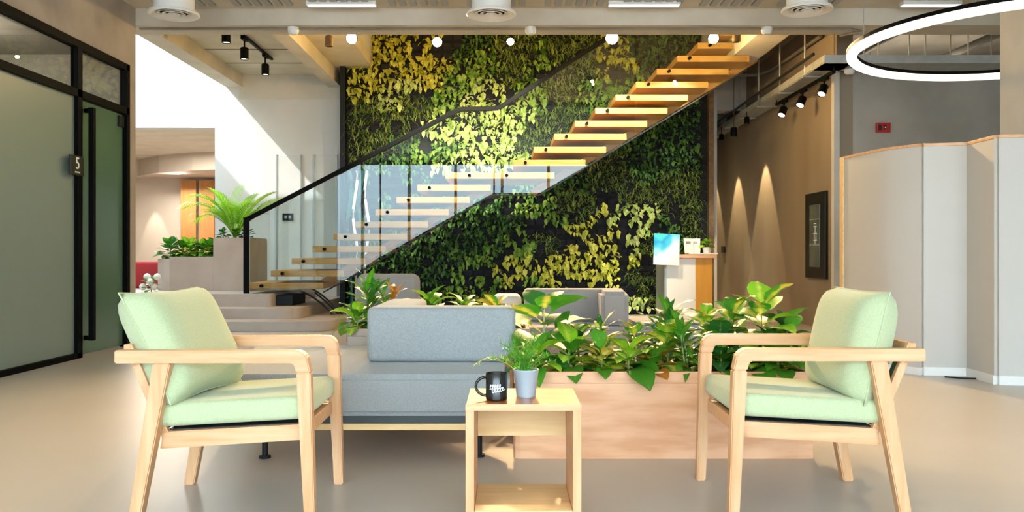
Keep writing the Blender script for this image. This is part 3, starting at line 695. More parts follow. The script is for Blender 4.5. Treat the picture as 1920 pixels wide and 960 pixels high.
c = px(1357, 468, 16.1); b = B(); box(b, 4.07, 4.1, 16.0, 16.2, c.z-.06, c.z+.06, .004); tag(obj('wall_switch', b, 'cabinet_black'), 'small dark switch plate low on the warmly lit right wall', 'switch')
# partition of white panels with a timber cap
pn = empty('screen_partition', 'zigzag run of tall off-white screen panels with timber top edge', 'partition', (3.7, 6.8, 0))
P0 = [(3.10,7.80), (3.145,7.45), (3.20,7.18), (3.27,7.0), (3.35,6.87), (3.68,6.80), (3.665,6.37), (3.85,6.33), (5.6,6.1)]
def panel(a, c, n=0):
    a, c = Vector((a[0],a[1],0)), Vector((c[0],c[1],0)); d = (c-a).normalized()
    b = B(); bar(b, a+Vector((0,0,.95)), c+Vector((0,0,.95)), .05, 1.78, .003); obj('screen_panel', b, 'partition_white', pn, world=True)
    b = B(); bar(b, a+Vector((0,0,1.85)), c+Vector((0,0,1.85)), .06, .025, .003); obj('timber_cap', b, 'chair_wood', pn, world=True)
    b = B(); bar(b, a+Vector((0,0,.035)), c+Vector((0,0,.035)), .065, .07, .003); obj('skirting', b, 'white_paint', pn, world=True)
def smooth_run(P):
    P = [P[0]]+P+[P[-1]]; out_ = []
    for i in range(1, len(P)-2):
        for q in range(6):
            t_ = q/6; p0, p1, p2, p3 = (Vector(P[i+w]) for w in (-1,0,1,2))
            out_.append(.5*((2*p1)+(p2-p0)*t_+(2*p0-5*p1+4*p2-p3)*t_**2+(3*p1-p0-3*p2+p3)*t_**3))
    return out_+[Vector(P[-1])]
def ribbon(P, hw, z0, z1):
    L_, R_ = [], []
    for i, p in enumerate(P):
        d = (P[min(i+1,len(P)-1)]-P[max(i-1,0)]).normalized(); nn = Vector((-d.y, d.x))*hw; L_.append(p+nn); R_.append(p-nn)
    b = B(); V = [[b.verts.new((q.x, q.y, z)) for q in Q] for Q in (L_, R_) for z in (z0, z1)]
    for A, C_ in ((V[0],V[1]), (V[1],V[3]), (V[3],V[2]), (V[2],V[0])):
        for i in range(len(P)-1): b.faces.new((A[i], A[i+1], C_[i+1], C_[i]))
    for i in (0, -1): b.faces.new((V[0][i], V[1][i], V[3][i], V[2][i]))
    return b
run = smooth_run([(3.10,7.80), (3.135,7.45), (3.20,7.12), (3.35,6.87)])
obj('screen_panel', ribbon(run, .025, .06, 1.84), 'partition_white', pn, world=True, smooth=True)
obj('timber_cap', ribbon(run, .03, 1.8405, 1.8625), 'chair_wood', pn, world=True, smooth=True)
obj('skirting', ribbon(run, .033, 0, .0595), 'white_paint', pn, world=True, smooth=True)
for a, c in zip(P0[4:], P0[5:]): panel(a, c)
b = B(); box(b, 3.065, 3.12, 7.78, 7.86, 0, 1.86, .004); obj('timber_edge', b, 'ply_yellow', pn, world=True)
b = B(); tube(b, [(3.45,6.72,.008), (3.55,6.64,.008), (3.66,6.62,.008), (3.78,6.6,.008)], .007, 6); tag(obj('cable', b, 'cable_black'), 'short black cable on the floor at the foot of the partition', 'cable')

# ------------------------------------------------------------------ reception counter
CYc = 12.3
rc = empty('reception_counter', 'white and orange timber reception counter at the right end of the green wall', 'counter', (2.6, CYc+.3, 0))
b = B(); box(b, px(1250,0,CYc).x, px(1304,0,CYc).x, CYc, CYc+.7, 0, .91, .004); obj('front_panel', b, 'counter_white', rc, world=True)
b = B(); box(b, px(1304,0,CYc).x+.002, px(1336,0,CYc).x, CYc, CYc+.7, 0, .91, .004); obj('side_panel', b, 'counter_wood', rc, world=True)
b = B(); box(b, px(1246,0,CYc).x, px(1250,0,CYc).x-.001, CYc, CYc+.7, 0, .91); obj('edge_trim', b, 'grey_metal', rc, world=True)
b = B(); box(b, px(1262,0,CYc).x, px(1342,0,CYc).x, CYc-.06, CYc+.75, .911, .965, .004); obj('worktop', b, 'ply_pink', rc, world=True)
b = B(); box(b, px(1290,0,CYc).x, px(1344,0,CYc).x, CYc-.065, CYc+.2, .966, .985, .003); obj('ledge', b, 'counter_white', rc, world=True)
m, N, L = newmat('screen_picture'); out = N.new('ShaderNodeOutputMaterial'); bs = N.new('ShaderNodeBsdfPrincipled'); t = N.new('ShaderNodeTexCoord')
mp = N.new('ShaderNodeMapping'); mp.inputs['Rotation'].default_value = (0, .5, 0); L.new(t.outputs['Object'], mp.inputs[0])
no = N.new('ShaderNodeTexNoise'); no.inputs['Scale'].default_value = 2.6; L.new(mp.outputs[0], no.inputs[0])
s_ = N.new('ShaderNodeSeparateXYZ'); L.new(mp.outputs[0], s_.inputs[0]); ad = N.new('ShaderNodeMath'); ad.operation = 'MULTIPLY_ADD'; ad.inputs[1].default_value = 1.1
L.new(s_.outputs['Z'], ad.inputs[0]); L.new(no.outputs[0], ad.inputs[2])
r = N.new('ShaderNodeValToRGB'); els = r.color_ramp.elements; els[0].position = .5; els[0].color = hx('eef2e6'); els[1].position = .65; els[1].color = hx('d6eef2')
q = els.new(.8); q.color = hx('49b8d6'); q = els.new(.9); q.color = hx('1d8fc4'); q = els.new(1.0); q.color = hx('3fc0b8')
L.new(ad.outputs[0], r.inputs[0]); L.new(r.outputs[0], bs.inputs['Base Color']); bs.inputs['Roughness'].default_value = .25; L.new(bs.outputs[0], out.inputs[0])
c = px(1249, 467, CYc-.1)
dp = empty('display_board', 'tilted blue and white picture board at the counter corner', 'display', (c.x, CYc-.1, c.z-.23))
b = B(); box(b, -.185, .185, -.012, .012, 0, .45, .004, M=Matrix.Rotation(.05, 4, 'Y')@Matrix.Rotation(-.12, 4, 'X')); obj('picture_panel', b, 'screen_picture', dp)
b = B(); bar(b, (0,.03,.1), (0,.1,-.05), .03, .02); bar(b, (0,.03,.1), (0.18,.12,.13), .03, .02); obj('bracket', b, 'grey_metal', dp)
for k, (x, w) in enumerate(((1293, .075), (1307, .06))):
    c = px(x, 478, CYc+.02); t = empty('brochure', ('white brochure standing on the counter, the left one', 'white brochure standing on the counter beside the small potted plant')[k], 'brochure', (c.x, CYc+.04+.05*k, .986), rotz=.3-.5*k, group='brochures on the counter')
    b = B(); box(b, -w, w, -.003, .003, 0, .21, M=Matrix.Rotation(-.15,4,'X')); obj('cover', b, 'paper', t)
    b = B(); box(b, -w*.6, w*.4, -.006, -.003, .13, .17, M=Matrix.Rotation(-.15,4,'X')); obj('printed_block', b, 'grey_metal', t)

# ------------------------------------------------------------------ plants
LME = {}
def leaf_mesh(kind, var):
    key = (kind, var)
    if key in LME: return LME[key]
    W, peti, droop, fold, m_, n = {
      'oval':   (.50, .16, 1.1, .10, 0, 7), 'broad': (.60, .25, .9, .08, 0, 7), 'narrow': (.20, .06, 1.0, .04, 0, 7),
      'strap':  (.085, .02, 1.3, .02, 0, 7), 'small': (.50, .3, .6, .1, 0, 5), 'feather': (.06, .02, .9, .01, 0, 5)}[kind]
    rr = random.Random(hash(kind) % 100+var*7 if False else len(kind)*31+var*7)
    W *= rr.uniform(.9, 1.1); droop *= rr.uniform(.5, 1.4); tw = rr.uniform(-.25, .25)
    b = B(); a = 0; p = Vector((0,0,0)); rows = []; q = .3*droop
    steps = n+1
    for k in range(steps+1):
        s = k/steps
        if s < peti: w = .012
        else:
            v = (s-peti)/(1-peti); w = W*.5*(math.sin(PI*v**.8)**.8 if v < 1 else 0)*1.0+.004
        ang = q-droop*s
        if k: p = p+Vector((math.cos(ang), 0, math.sin(ang)))/steps
        wave = .015*math.sin(k*2.1+var)
        nx = Vector((-math.sin(ang), 0, math.cos(ang)))
        rows.append([b.verts.new(p+Vector((0, w, 0))+nx*(fold*w*2+wave+tw*w*s)), b.verts.new(p), b.verts.new(p+Vector((0, -w, 0))+nx*(fold*w*2-wave-tw*w*s))])
    for A, C_ in zip(rows, rows[1:]):
        for i in (0, 1): b.faces.new((A[i], A[i+1], C_[i+1], C_[i]))
    for f in b.faces: f.smooth = True
    me = bpy.data.meshes.new('leaf_'+kind); b.to_mesh(me); b.free(); LME[key] = me; return me
LMM = {}
def leaf_obj(kind, var, m_, parent, loc, az, pitch, L, roll=0):
    key = (kind, var, m_)
    if key not in LMM:
        me = leaf_mesh(kind, var).copy(); me.materials.clear(); me.materials.append(MATS[m_]); LMM[key] = me
    o = bpy.data.objects.new('leaf', LMM[key]); COL.objects.link(o); o.parent = parent; o.location = loc
    o.rotation_euler = (Matrix.Rotation(az,3,'Z')@Matrix.Rotation(-pitch,3,'Y')@Matrix.Rotation(roll,3,'X')).to_euler(); o.scale = (L,L,L)
    return o
def plant(name, label, cat, loc, kind, mats, n, L, h, group=None, stem='stem_green', rs=0, pitch=(-.05,1.15), stems=1, lean=(0,0)):
    r = random.Random(rs*13+5); t = empty(name, label, cat, loc, group=group)
    tips = []
    for s in range(stems):
        a = r.uniform(0, 2*PI); d = Vector((math.cos(a), math.sin(a), 0))*(.0 if stems == 1 else .05)
        top = Vector((lean[0], lean[1], h))+d*1.2; base = d*.5
        b = B(); tube(b, [base+Vector((0,0,-.02)), base.lerp(top,.5)+Vector((r.uniform(-.01,.01),0,0)), top], [.007,.006,.004], 6); obj('stem', b, stem, t, smooth=True)
        tips.append((base, top))
    n = int(n*1.7)
    for k in range(n):
        base, top = tips[k % stems]; f = .12+.88*(k/n)
        az = k*2.399+r.uniform(-.3,.3); pt = pitch[0]+(pitch[1]-pitch[0])*(k/n)**1.2+r.uniform(-.12,.12)
        leaf_obj(kind, r.randint(0,3), mats[k % len(mats)], t, base.lerp(top, f), az, pt, L*1.2*r.uniform(.75,1.15)*(1-.25*(k/n)), r.uniform(-.3,.3))
    return t
# long planter in front
FP = empty('planter_box', 'long pale plywood planter box in front of the seating, full of leafy plants', 'planter', (.75, 4.3, 0))
b = B(); prism(b, [(.033+.03,4.07),(1.46,4.07),(1.46,4.72),(.033,4.72),(.033,4.10),(.042,4.08)], 'z', 0, .36)
obj('box_body', b, 'ply_pink', FP, world=True)
b = B()
for x0, x1, y0, y1 in ((.033,1.46,4.07,4.092), (.033,1.46,4.698,4.72), (.033,.055,4.092,4.698), (1.438,1.46,4.092,4.698)): box(b, x0, x1, y0, y1, .361, .415, .002)
obj('rim', b, 'ply_pink', FP, world=True)
b = B(); box(b, .056, 1.437, 4.093, 4.697, .361, .385); obj('soil', b, 'soil', FP, world=True)
G1 = 'plants in the front planter'
def fp(x, y, Y=4.25, z=.385): return ((x-CX)*Y/F, Y, z)
pls = [ # px x, Y, kind, mats, n, L, h, what
 (1003,4.16,'oval',['leaf_green','leaf_lime'],11,.17,.10,'low green plant with pointed leaves at the left end behind the pot',1),
 (1068,4.20,'oval',['leaf_green','leaf_lime'],10,.19,.14,'glossy mid green plant with drooping leaf over the planter front',1),
 (1128,4.15,'oval',['leaf_gold','leaf_gold','leaf_green'],9,.16,.12,'cream and yellow leaved plant at the front of the planter',1),
 (1178,4.16,'oval',['leaf_lime','leaf_lime','leaf_green'],9,.18,.11,'bright lime leaved plant right of the cream leaved one',1),
 (1228,4.16,'oval',['leaf_orange','leaf_green','leaf_orange'],7,.15,.07,'low plant with coppery orange leaves at the planter rim',1),
 (1250,4.30,'oval',['leaf_croton','leaf_lime'],10,.19,.17,'yellow-green variegated plant behind the coppery leaves',1),
 (1298,4.17,'narrow',['leaf_green','leaf_green'],20,.17,.20,'upright dark narrow-leaved plant near the right armchair arm',2),
 (1352,4.16,'oval',['leaf_green','leaf_stripe'],11,.16,.10,'dark low plant seen through the far armchair arm',1),
 (1405,4.16,'oval',['leaf_green','leaf_lime'],11,.16,.09,'light green low plant between the two right chair arms',1),
 (1458,4.16,'oval',['leaf_green','leaf_green'],11,.17,.09,'mixed green low plant below the right chair armrest',1),
 (1500,4.20,'small',['leaf_croton','leaf_green'],11,.12,.08,'small leaved plant at the right end of the planter',1),
 (1020,4.42,'broad',['leaf_croton','leaf_green','leaf_deep'],10,.27,.30,'tall broad leaved plant with pale stem at the left end',1),
 (1085,4.42,'oval',['leaf_croton','leaf_deep'],11,.17,.16,'dark and yellow mottled plant behind the drooping one',1),
 (1140,4.45,'narrow',['leaf_stripe','leaf_croton'],18,.17,.18,'yellow striped narrow-leaved plant in the second row',2),
 (1190,4.42,'oval',['leaf_deep','leaf_croton'],11,.16,.18,'dark plant with speckled leaves in the second row',1),
 (1238,4.55,'strap',['leaf_stripe','leaf_deep'],22,.20,.16,'spiky striped plant in front of the far bench',1),
 (1275,4.48,'narrow',['leaf_deep','leaf_green'],22,.19,.27,'dense dark narrow-leaved plant left of the far chair arm',2),
 (1325,4.50,'oval',['leaf_croton','leaf_lime'],12,.17,.27,'yellow-tipped croton rising above the far chair arm',1),
 (1375,4.52,'oval',['leaf_croton','leaf_green'],12,.20,.28,'croton with yellow veined leaves left of the tallest one',1),
 (1428,4.46,'broad',['leaf_croton','leaf_lime','leaf_croton'],12,.24,.30,'tallest broad leaved plant with yellow edged leaves',1),
 (1475,4.50,'oval',['leaf_green','leaf_stripe'],12,.19,.20,'dark green plant with pale edged leaves beside the right cushion',1),
 (1350,4.35,'oval',['leaf_green','leaf_stripe'],11,.18,.17,'mid green plant in the middle row behind the armrest',1),
 (1440,4.33,'oval',['leaf_stripe','leaf_deep'],11,.17,.15,'pale striped plant in the middle row below the tall croton',1)]
for k, (x, Y, kind, ms, n, L_, h, what, ns) in enumerate(pls):
    plant('leafy_plant', what, 'plant', ((x-CX)*Y/F, Y, .385), kind, ms, n, L_, h, G1, 'stem_pale' if k == 11 else 'stem_green', rs=k+1, stems=ns)
# one leaf drooping over the rim
# rear planter against the seating
RP = empty('planter_box', 'low grey-beige planter box behind the near sofa backrest', 'planter', (-.4, 5.5, 0))
b = B(); box(b, -.98, .14, 5.25, 5.8, 0, .47, .004); obj('box_body', b, 'planter_render', RP, world=True)
b = B()
for x0, x1, y0, y1 in ((-.98,.14,5.25,5.272), (-.98,.14,5.778,5.8), (-.98,-.958,5.272,5.778), (.118,.14,5.272,5.778)): box(b, x0, x1, y0, y1, .471, .516, .002)
obj('rim', b, 'planter_render', RP, world=True)
b = B(); box(b, -.957, .117, 5.273, 5.777, .471, .49); obj('soil', b, 'soil', RP, world=True)
for k, (x, Y, kind, ms, n, L_, h, what) in enumerate((
 (668,5.35,'oval',['leaf_lime','leaf_green'],12,.17,.10,'lime leaved plant at the left end of the rear planter'),
 (700,5.50,'narrow',['leaf_deep','leaf_green'],24,.22,.24,'dark ferny plant at the left of the rear planter'),
 (735,5.60,'narrow',['leaf_green','leaf_orange'],20,.18,.22,'green and coppery plant beside the ferny one'),
 (805,5.50,'oval',['leaf_green','leaf_lime'],16,.19,.15,'bushy bright green plant above the sofa back'),
 (868,5.50,'oval',['leaf_lime','leaf_green'],14,.17,.15,'yellow-green tufted plant right of the bushy one'),
 (930,5.50,'oval',['leaf_croton','leaf_gold'],14,.17,.13,'golden yellow leaved plant at the right end of the sofa back'),
 (835,5.62,'oval',['leaf_deep'],12,.13,.07,'low dark plant between the two bright tufts'),
 (960,5.62,'small',['leaf_deep','leaf_gold'],12,.12,.08,'small dark plant at the right end of the rear planter'))):
    plant('leafy_plant', what, 'plant', ((x-CX)*Y/F, Y, .49), kind, ms, n, L_, h, 'plants in the rear planter', rs=k+40, stems=2 if kind == 'narrow' else 1)
# stepped planter on the platform with its palm
SP = empty('stepped_planter', 'stepped beige rendered planter on the platform at the foot of the stairs', 'planter', (-4.5, 12.9, .43))
b = B(); prism(b, [(-5.2,12.72),(-4.94,12.5),(-4.3,12.5),(-4.3,13.4),(-5.2,13.4)], 'z', .43, .90); obj('low_box', b, 'planter_render', SP, world=True)
b = B(); prism(b, [(-4.299,12.5),(-3.76,12.5),(-3.76,13.4),(-4.299,13.4)], 'z', .43, 1.18); obj('high_box', b, 'planter_render', SP, world=True)
b = B(); box(b, -5.1, -4.32, 12.75, 13.3, .901, .92); box(b, -4.27, -3.79, 12.53, 13.37, 1.181, 1.2); obj('soil', b, 'soil', SP, world=True)
b = B()
for x0, x1, y0, y1, z0 in ((-4.94,-4.3,12.5,12.52,.9), (-4.299,-3.76,12.5,12.52,1.18), (-4.299,-4.28,12.52,13.38,1.18), (-3.78,-3.76,12.52,13.38,1.18)): box(b, x0, x1, y0, y1, z0, z0+.03)
obj('rim', b, 'planter_render', SP, world=True)
r = random.Random(5)
for k, x in enumerate((-5.05,-4.9,-4.76,-4.62,-4.48,-4.37)):
    plant('leafy_plant', ('blue-green','lime green','mixed green','pale green','dark green','bluish')[k]+' small leaved plant in the low step of the stepped planter', 'plant', (x, 12.82+.08*(k%2), .92), 'small', (['leaf_green','leaf_stripe'],['leaf_lime','leaf_green'],['leaf_green','leaf_lime'],['leaf_stripe','leaf_lime'],['leaf_lime','leaf_green'],['leaf_stripe','leaf_green'])[k], 20, .22, .15, 'low plants in the stepped planter', rs=60+k)
for k, x in enumerate((-4.2,-4.02,-3.86)):
    plant('leafy_plant', ('left','middle','right')[k]+' low green plant around the foot of the palm', 'plant', (x, 12.66, 1.2), 'small', ['leaf_green','leaf_stripe'], 12, .13, .08, 'low plants at the palm foot', rs=70+k)
pm = empty('areca_palm', 'bright lime green palm with arching fronds in the stepped planter', 'palm', (-4.12, 12.95, 1.2))
def frond(parent, az, pitch, L, droop, r):
    b = B(); p = Vector((0,0,0)); a = pitch; n = 15; path = [p.copy()]; dirs = []
    for k in range(n):
        d = Vector((math.cos(az)*math.cos(a), math.sin(az)*math.cos(a), math.sin(a))); p = p+d*L/n; path.append(p.copy()); dirs.append(d); a -= droop/n*(.4+1.4*k/n)
    tube(b, path, [.010*(1-.8*k/n) for k in range(n+1)], 5)
    side = Vector((-math.sin(az), math.cos(az), 0))
    for k in range(4, n):
        for q in range(2):
            base = path[k].lerp(path[k+1], q*.5)
            for sg_ in (-1, 1):
                f = (k-4)/(n-4); ll = L*.36*(math.sin(PI*(.18+.8*f)))+.04
                dd = (dirs[k]*.75+side*sg_*.8+Vector((0,0,.12))).normalized()
                w = Vector((0,0,1)).cross(dd).normalized()*.009
                m1 = base+dd*ll*.55; m2 = base+dd*ll+Vector((0,0,-.28*ll))
                v = [b.verts.new(c_) for c_ in (base-w*.5, base+w*.5, m1+w, m1-w, m2)]
                b.faces.new((v[0],v[1],v[2],v[3])); b.faces.new((v[3],v[2],v[4]))
    return obj('frond', b, 'leaf_palm', parent, keep=True)
for k, (az, pt, L_, dr_) in enumerate(((3.1,1.15,.95,2.0), (2.8,1.0,.85,2.1), (3.5,1.3,.9,1.7), (4.2,1.35,.8,1.2), (1.5,1.45,.85,1.0), (.2,1.2,.85,1.0), (6.2,.95,.9,.9), (5.6,1.1,.75,1.3), (3.0,1.4,.8,1.0), (0.9,1.4,.75,1.1), (4.8,1.2,.7,1.6), (2.2,1.2,.8,1.7))):
    frond(pm, az, pt, L_*1.12, dr_*.85, r)
for k in range(9): frond(pm, k*.75+.3, 1.25-.06*(k%3), .62+.07*(k%4), 1.1, r)
# things left of the planter
t = plant('leafy_plant', 'leafy plant with white round flowers standing left of the stepped planter', 'plant', (-5.02, 12.05, .43), 'small', ['leaf_green','leaf_deep'], 12, .16, .14, rs=90)
for k in range(5):
    b = B(); bmesh.ops.create_icosphere(b, subdivisions=2, radius=.05, matrix=Matrix.Translation((-.09+.05*k, -.06+.02*(k%2), .08+.07*((k*2)%3)))); obj('flower', b, 'flower_white', t, smooth=True)
b = B(); box(b, -5.9, -5.3, 13.4, 13.9, .43, .85, .05, 3); tag(obj('red_stool', b, 'red_fabric', smooth=True), 'red upholstered block seat beyond the left end of the stepped planter', 'seat')
b = B(); box(b, -4.2, -4.0, 0, 0, 0, 0); b.free()
# small pot plant on the counter
c = px(1326, 478, CYc+.04); t = plant('potted_plant', 'tiny plant in a white pot on the reception counter', 'plant', (c.x, CYc+.06, 1.07), 'small', ['leaf_lime','leaf_green'], 14, .12, .05, rs=101)
b = B(); lathe(b, [(.05,-.084), (.065,.0), (.06,.0), (.055,-.01)], n=20); obj('pot', b, 'white_paint', t, smooth=True)
# pot with feathery grass on the side table
t = empty('potted_plant', 'feathery green plant in a pale blue-grey metal pot on the side table', 'potted plant', (.07, 3.1, .4605))
b = B(); lathe(b, [(.034,0), (.046,.093), (.047,.095), (.047,.099), (.043,.099), (.040,.085)], n=32, cap1=False); obj('pot', b, 'pot_metal', t, smooth=True)
b = B(); lathe(b, [(.001,.082), (.041,.083)], n=24, cap0=False, cap1=False); obj('soil', b, 'soil', t)
b = B(); rr = random.Random(3)
def sprig(b, o, az, pitch, L, droop, dens=16):
    p = Vector(o); a = pitch; path = [p.copy()]; n = 8
    for k in range(n):
        p = p+Vector((math.cos(az)*math.cos(a), math.sin(az)*math.cos(a), math.sin(a)))*L/n; path.append(p.copy()); a -= droop/n
    tube(b, path, [.0018*(1-.6*k/n) for k in range(n+1)], 4)
    for k in range(dens):
        f = .3+.7*k/dens; i = min(int(f*n), n-1); base = path[i].lerp(path[i+1], f*n-i)
        aa = rr.uniform(0, 2*PI); dd = ((path[i+1]-path[i]).normalized()*.7+Vector((math.cos(aa), math.sin(aa), rr.uniform(-.2,.6)))*.7).normalized()
        ll = rr.uniform(.018, .034); w = dd.cross(Vector((0,0,1))).normalized()*.0022
        v = [b.verts.new(c_) for c_ in (base-w, base+w, base+dd*ll)]; b.faces.new(v)
for k in range(34): sprig(b, (rr.uniform(-.02,.02), rr.uniform(-.02,.02), .083), rr.uniform(0, 2*PI), rr.uniform(.75,1.5), rr.uniform(.08,.16), rr.uniform(.2,1.2))
tag(obj('foliage', b, 'leaf_green', t, keep=True), None, None, kind='stuff')
b = B(); sprig(b, (-.02,0,.083), 3.1, 1.0, .20, 1.9, 22); obj('frond', b, 'leaf_lime', t, keep=True)
b = B(); sprig(b, (-.03,-.01,.083), 2.9, .9, .13, 1.2, 18); obj('frond', b, 'leaf_lime', t, keep=True)

# ------------------------------------------------------------------ sofas
ws = empty('modular_sofa', 'near grey modular sofa with low L-shaped backrest and timber plinth', 'sofa', (-.6, 4.4, 0))
b = B(); prism(b, [(-1.28,3.86),(.015,3.86),(.015,4.30),(-.28,4.75),(-.45,5.1),(-1.52,5.1)], 'z', .24, .43, .025, 4); obj('seat', b, 'sofa_fabric', ws, world=True, smooth=True)
b = B(); box(b, -.705, .045, 4.29, 4.50, .432, .708, .03, 4); obj('backrest', b, 'sofa_fabric', ws, world=True, smooth=True)
b = B(); box(b, -.705, -.48, 4.47, 5.16, .432, .706, .03, 4); obj('backrest', b, 'sofa_fabric', ws, world=True, smooth=True)
b = B(); prism(b, [(-1.26,3.89),(.0,3.89),(.0,4.3),(-.45,5.08),(-1.5,5.08)], 'z', .205, .239); obj('base_strip', b, 'dark_trim', ws, world=True)
b = B(); prism(b, [(-1.27,3.88),(.005,3.88),(.005,4.3),(-.45,5.09),(-1.51,5.09)], 'z', .175, .204, .003); obj('timber_plinth', b, 'ply_yellow', ws, world=True)
for x, y in ((-1.158, 4.09), (-.132, 4.12), (-1.38, 4.95), (-.6, 4.95)):
    b = B(); lathe(b, [(.014,.012), (.014,.175)], x, y, n=14); lathe(b, [(.028,0), (.028,.012)], x, y, n=14); obj('leg', b, 'dark_steel', ws, world=True, smooth=True)
fs = empty('modular_sofa', 'farther grey sofa in front of the green wall with high back and right arm', 'sofa', (.55, 6.8, 0))
b = B(); prism(b, [(.14,6.35),(.9,6.35),(.9,7.1),(.14,7.1)], 'z', .2, .425, .03, 4); obj('seat', b, 'sofa_far_fabric', fs, world=True, smooth=True)
b = B(); box(b, .145, .95, 6.92, 7.15, .427, .69, .03, 4); obj('backrest', b, 'sofa_far_fabric', fs, world=True, smooth=True)
b = B(); prism(b, [(.72,6.5),(.93,6.5),(.99,7.15),(.75,7.15)], 'z', .43, .688, .03, 4); obj('arm', b, 'sofa_far_fabric', fs, world=True, smooth=True)
b = B(); box(b, .17, .9, 6.4, 7.08, 0.04, .199); obj('plinth', b, 'dark_trim', fs, world=True)
for x in (.2, .86):
    b = B(); box(b, x-.02, x+.02, 6.42, 6.46, 0, .04); obj('leg', b, 'dark_steel', fs, world=True)
bn = empty('bench', 'low grey-beige bench between the farther sofa and the reception counter', 'bench', (1.4, 7.2, 0))
b = B(); prism(b, [(1.0,6.75),(1.75,6.75),(1.7,7.5),(1.0,7.5)], 'z', .2, .43, .03, 4); obj('seat', b, 'sofa_far_fabric', bn, world=True, smooth=True)
b = B(); box(b, 1.03, 1.68, 6.8, 7.45, 0, .199); obj('plinth', b, 'dark_trim', bn, world=True)
b3 = empty('modular_sofa', 'grey sofa half hidden by the plants at the left foot of the green wall', 'sofa', (-1.3, 8.7, 0))
b = B(); box(b, -1.55, -.9, 8.2, 8.9, .12, .43, .03, 4); obj('seat', b, 'sofa_far_fabric', b3, world=True, smooth=True)
b = B(); box(b, -1.54, -.9, 8.7, 8.95, .432, .77, .08, 4); obj('backrest', b, 'sofa_far_fabric', b3, world=True, smooth=True)
b = B(); box(b, -1.5, -.95, 8.25, 8.85, 0, .12); obj('plinth', b, 'dark_trim', b3, world=True)
b = B(); box(b, -.12, .13, 7.4, 7.75, 0, .62, .05, 3); tag(obj('ottoman', b, 'partition_white', smooth=True), 'pale grey block seat left of the farther sofa', 'seat')

# ------------------------------------------------------------------ side table, mug
sx0, sx1, sy0, sy1 = -.142, .258, 2.94, 3.29
sd = empty('side_table', 'small open pale timber side table between the two armchairs', 'side table', (.058, 3.115, 0))
b = B(); box(b, sx0+.002, sx1-.002, sy0, sy1, .438, .46, .002); obj('tabletop', b, 'table_top_wood', sd, world=True)
for x0, x1 in ((sx0, sx0+.03), (sx1-.03, sx1)):
    b = B(); box(b, x0, x1, sy0+.001, sy1, 0, .4375, .002); obj('side_panel', b, 'chair_wood_v', sd, world=True)
b = B(); box(b, sx0+.031, sx1-.031, sy1-.02, sy1-.002, .281, .437, .001); obj('back_rail', b, 'ply_yellow', sd, world=True)
b = B(); box(b, sx0+.031, sx1-.031, sy0+.004, sy1-.002, .07, .092, .001); obj('shelf', b, 'ply_yellow', sd, world=True)
b = B(); box(b, sx0, sx1, sy0-.002, sy0, .438, .46); obj('edge_band', b, 'chair_wood', sd, world=True)
mg = empty('mug', 'black glossy mug with white lettering on the side table', 'mug', (-.036, 3.03, .4605))
b = B(); lathe(b, [(.034,0), (.0385,.004), (.0385,.094), (.037,.096), (.0355,.094), (.0355,.008), (.001,.006)], n=40, cap1=False); obj('cup', b, 'mug_black', mg, smooth=True)
b = B(); tube(b, [(-.036+ -.03*math.sin(PI*k/12)*1.25, -.0, .048+.033*math.cos(PI*k/12)) for k in range(13)], .0052, 10); obj('handle', b, 'mug_black', mg, smooth=True)
def script(pts, w):
    b = B(); r_ = .0389; prev = None
    for k, (u, v) in enumerate(pts):
        d = Vector((pts[min(k+1,len(pts)-1)][0]-pts[max(k-1,0)][0], pts[min(k+1,len(pts)-1)][1]-pts[max(k-1,0)][1])).normalized(); nn = Vector((-d.y, d.x))*w/2
        def on(u_, v_): a = u_/r_; return (r_*math.sin(a), -r_*math.cos(a), v_)
        cur = (b.verts.new(on(u+nn.x, v+nn.y)), b.verts.new(on(u-nn.x, v-nn.y)))
        if prev: b.faces.new((prev[0], prev[1], cur[1], cur[0]))
        prev = cur
    return b
def wig(u0, u1, v0, v1, amp, n, cyc):
    return [(u0+(u1-u0)*k/n+amp*.5*math.sin(2*PI*cyc*k/n+1), v0+(v1-v0)*k/n+amp*math.sin(2*PI*cyc*k/n)) for k in range(n+1)]
for pts, w in ((wig(-.024,.014,.050,.052,.0075,60,4.5), .0030), (wig(-.018,.030,.034,.043,.0055,60,5), .0028), ([(-.026+.009*k, .0415+.0012*k) for k in range(7)], .0024)):
    obj('lettering', script(pts, w), 'print_white', mg, keep=True)

# ------------------------------------------------------------------ armchairs
def pillow(w, h, th, pinch, M, n=18):
    """cushion: w along y, h along z, th along x, corners drawn out by pinch"""
    b = B(); G = {}
    for side in (-1, 1):
        for i in range(n+1):
            for j in range(n+1):
                u = -1+2*i/n; v = -1+2*j/n
                e_ = max(0, (1-abs(u)**5)*(1-abs(v)**5))**.5
                edge = i in (0,n) or j in (0,n)
                if edge and side == 1: G[(1,i,j)] = G[(-1,i,j)]; continue
                k = 1-pinch*(1-abs(u*v)**1.5)*max(abs(u),abs(v))**2
                co = Vector((side*th/2*e_, u*w/2*k, v*h/2*k))
                G[(side,i,j)] = b.verts.new(M@co)
    for side in (-1, 1):
        for i in range(n):
            for j in range(n): b.faces.new((G[(side,i,j)], G[(side,i+1,j)], G[(side,i+1,j+1)], G[(side,i,j+1)]))
    return b
def piping(w, h, pinch, M, r_=.0035, n=18):
    pts = []
    for (i0,j0,di,dj) in ((0,0,1,0),(n,0,0,1),(n,n,-1,0),(0,n,0,-1)):
        for k in range(n): 
            u = -1+2*(i0+di*k)/n; v = -1+2*(j0+dj*k)/n; q = 1-pinch*(1-abs(u*v)**1.5)
            pts.append(M@Vector((0, u*w/2*q, v*h/2*q)))
    pts.append(pts[0]); b = B(); tube(b, pts, r_, 6, cap=False); return b
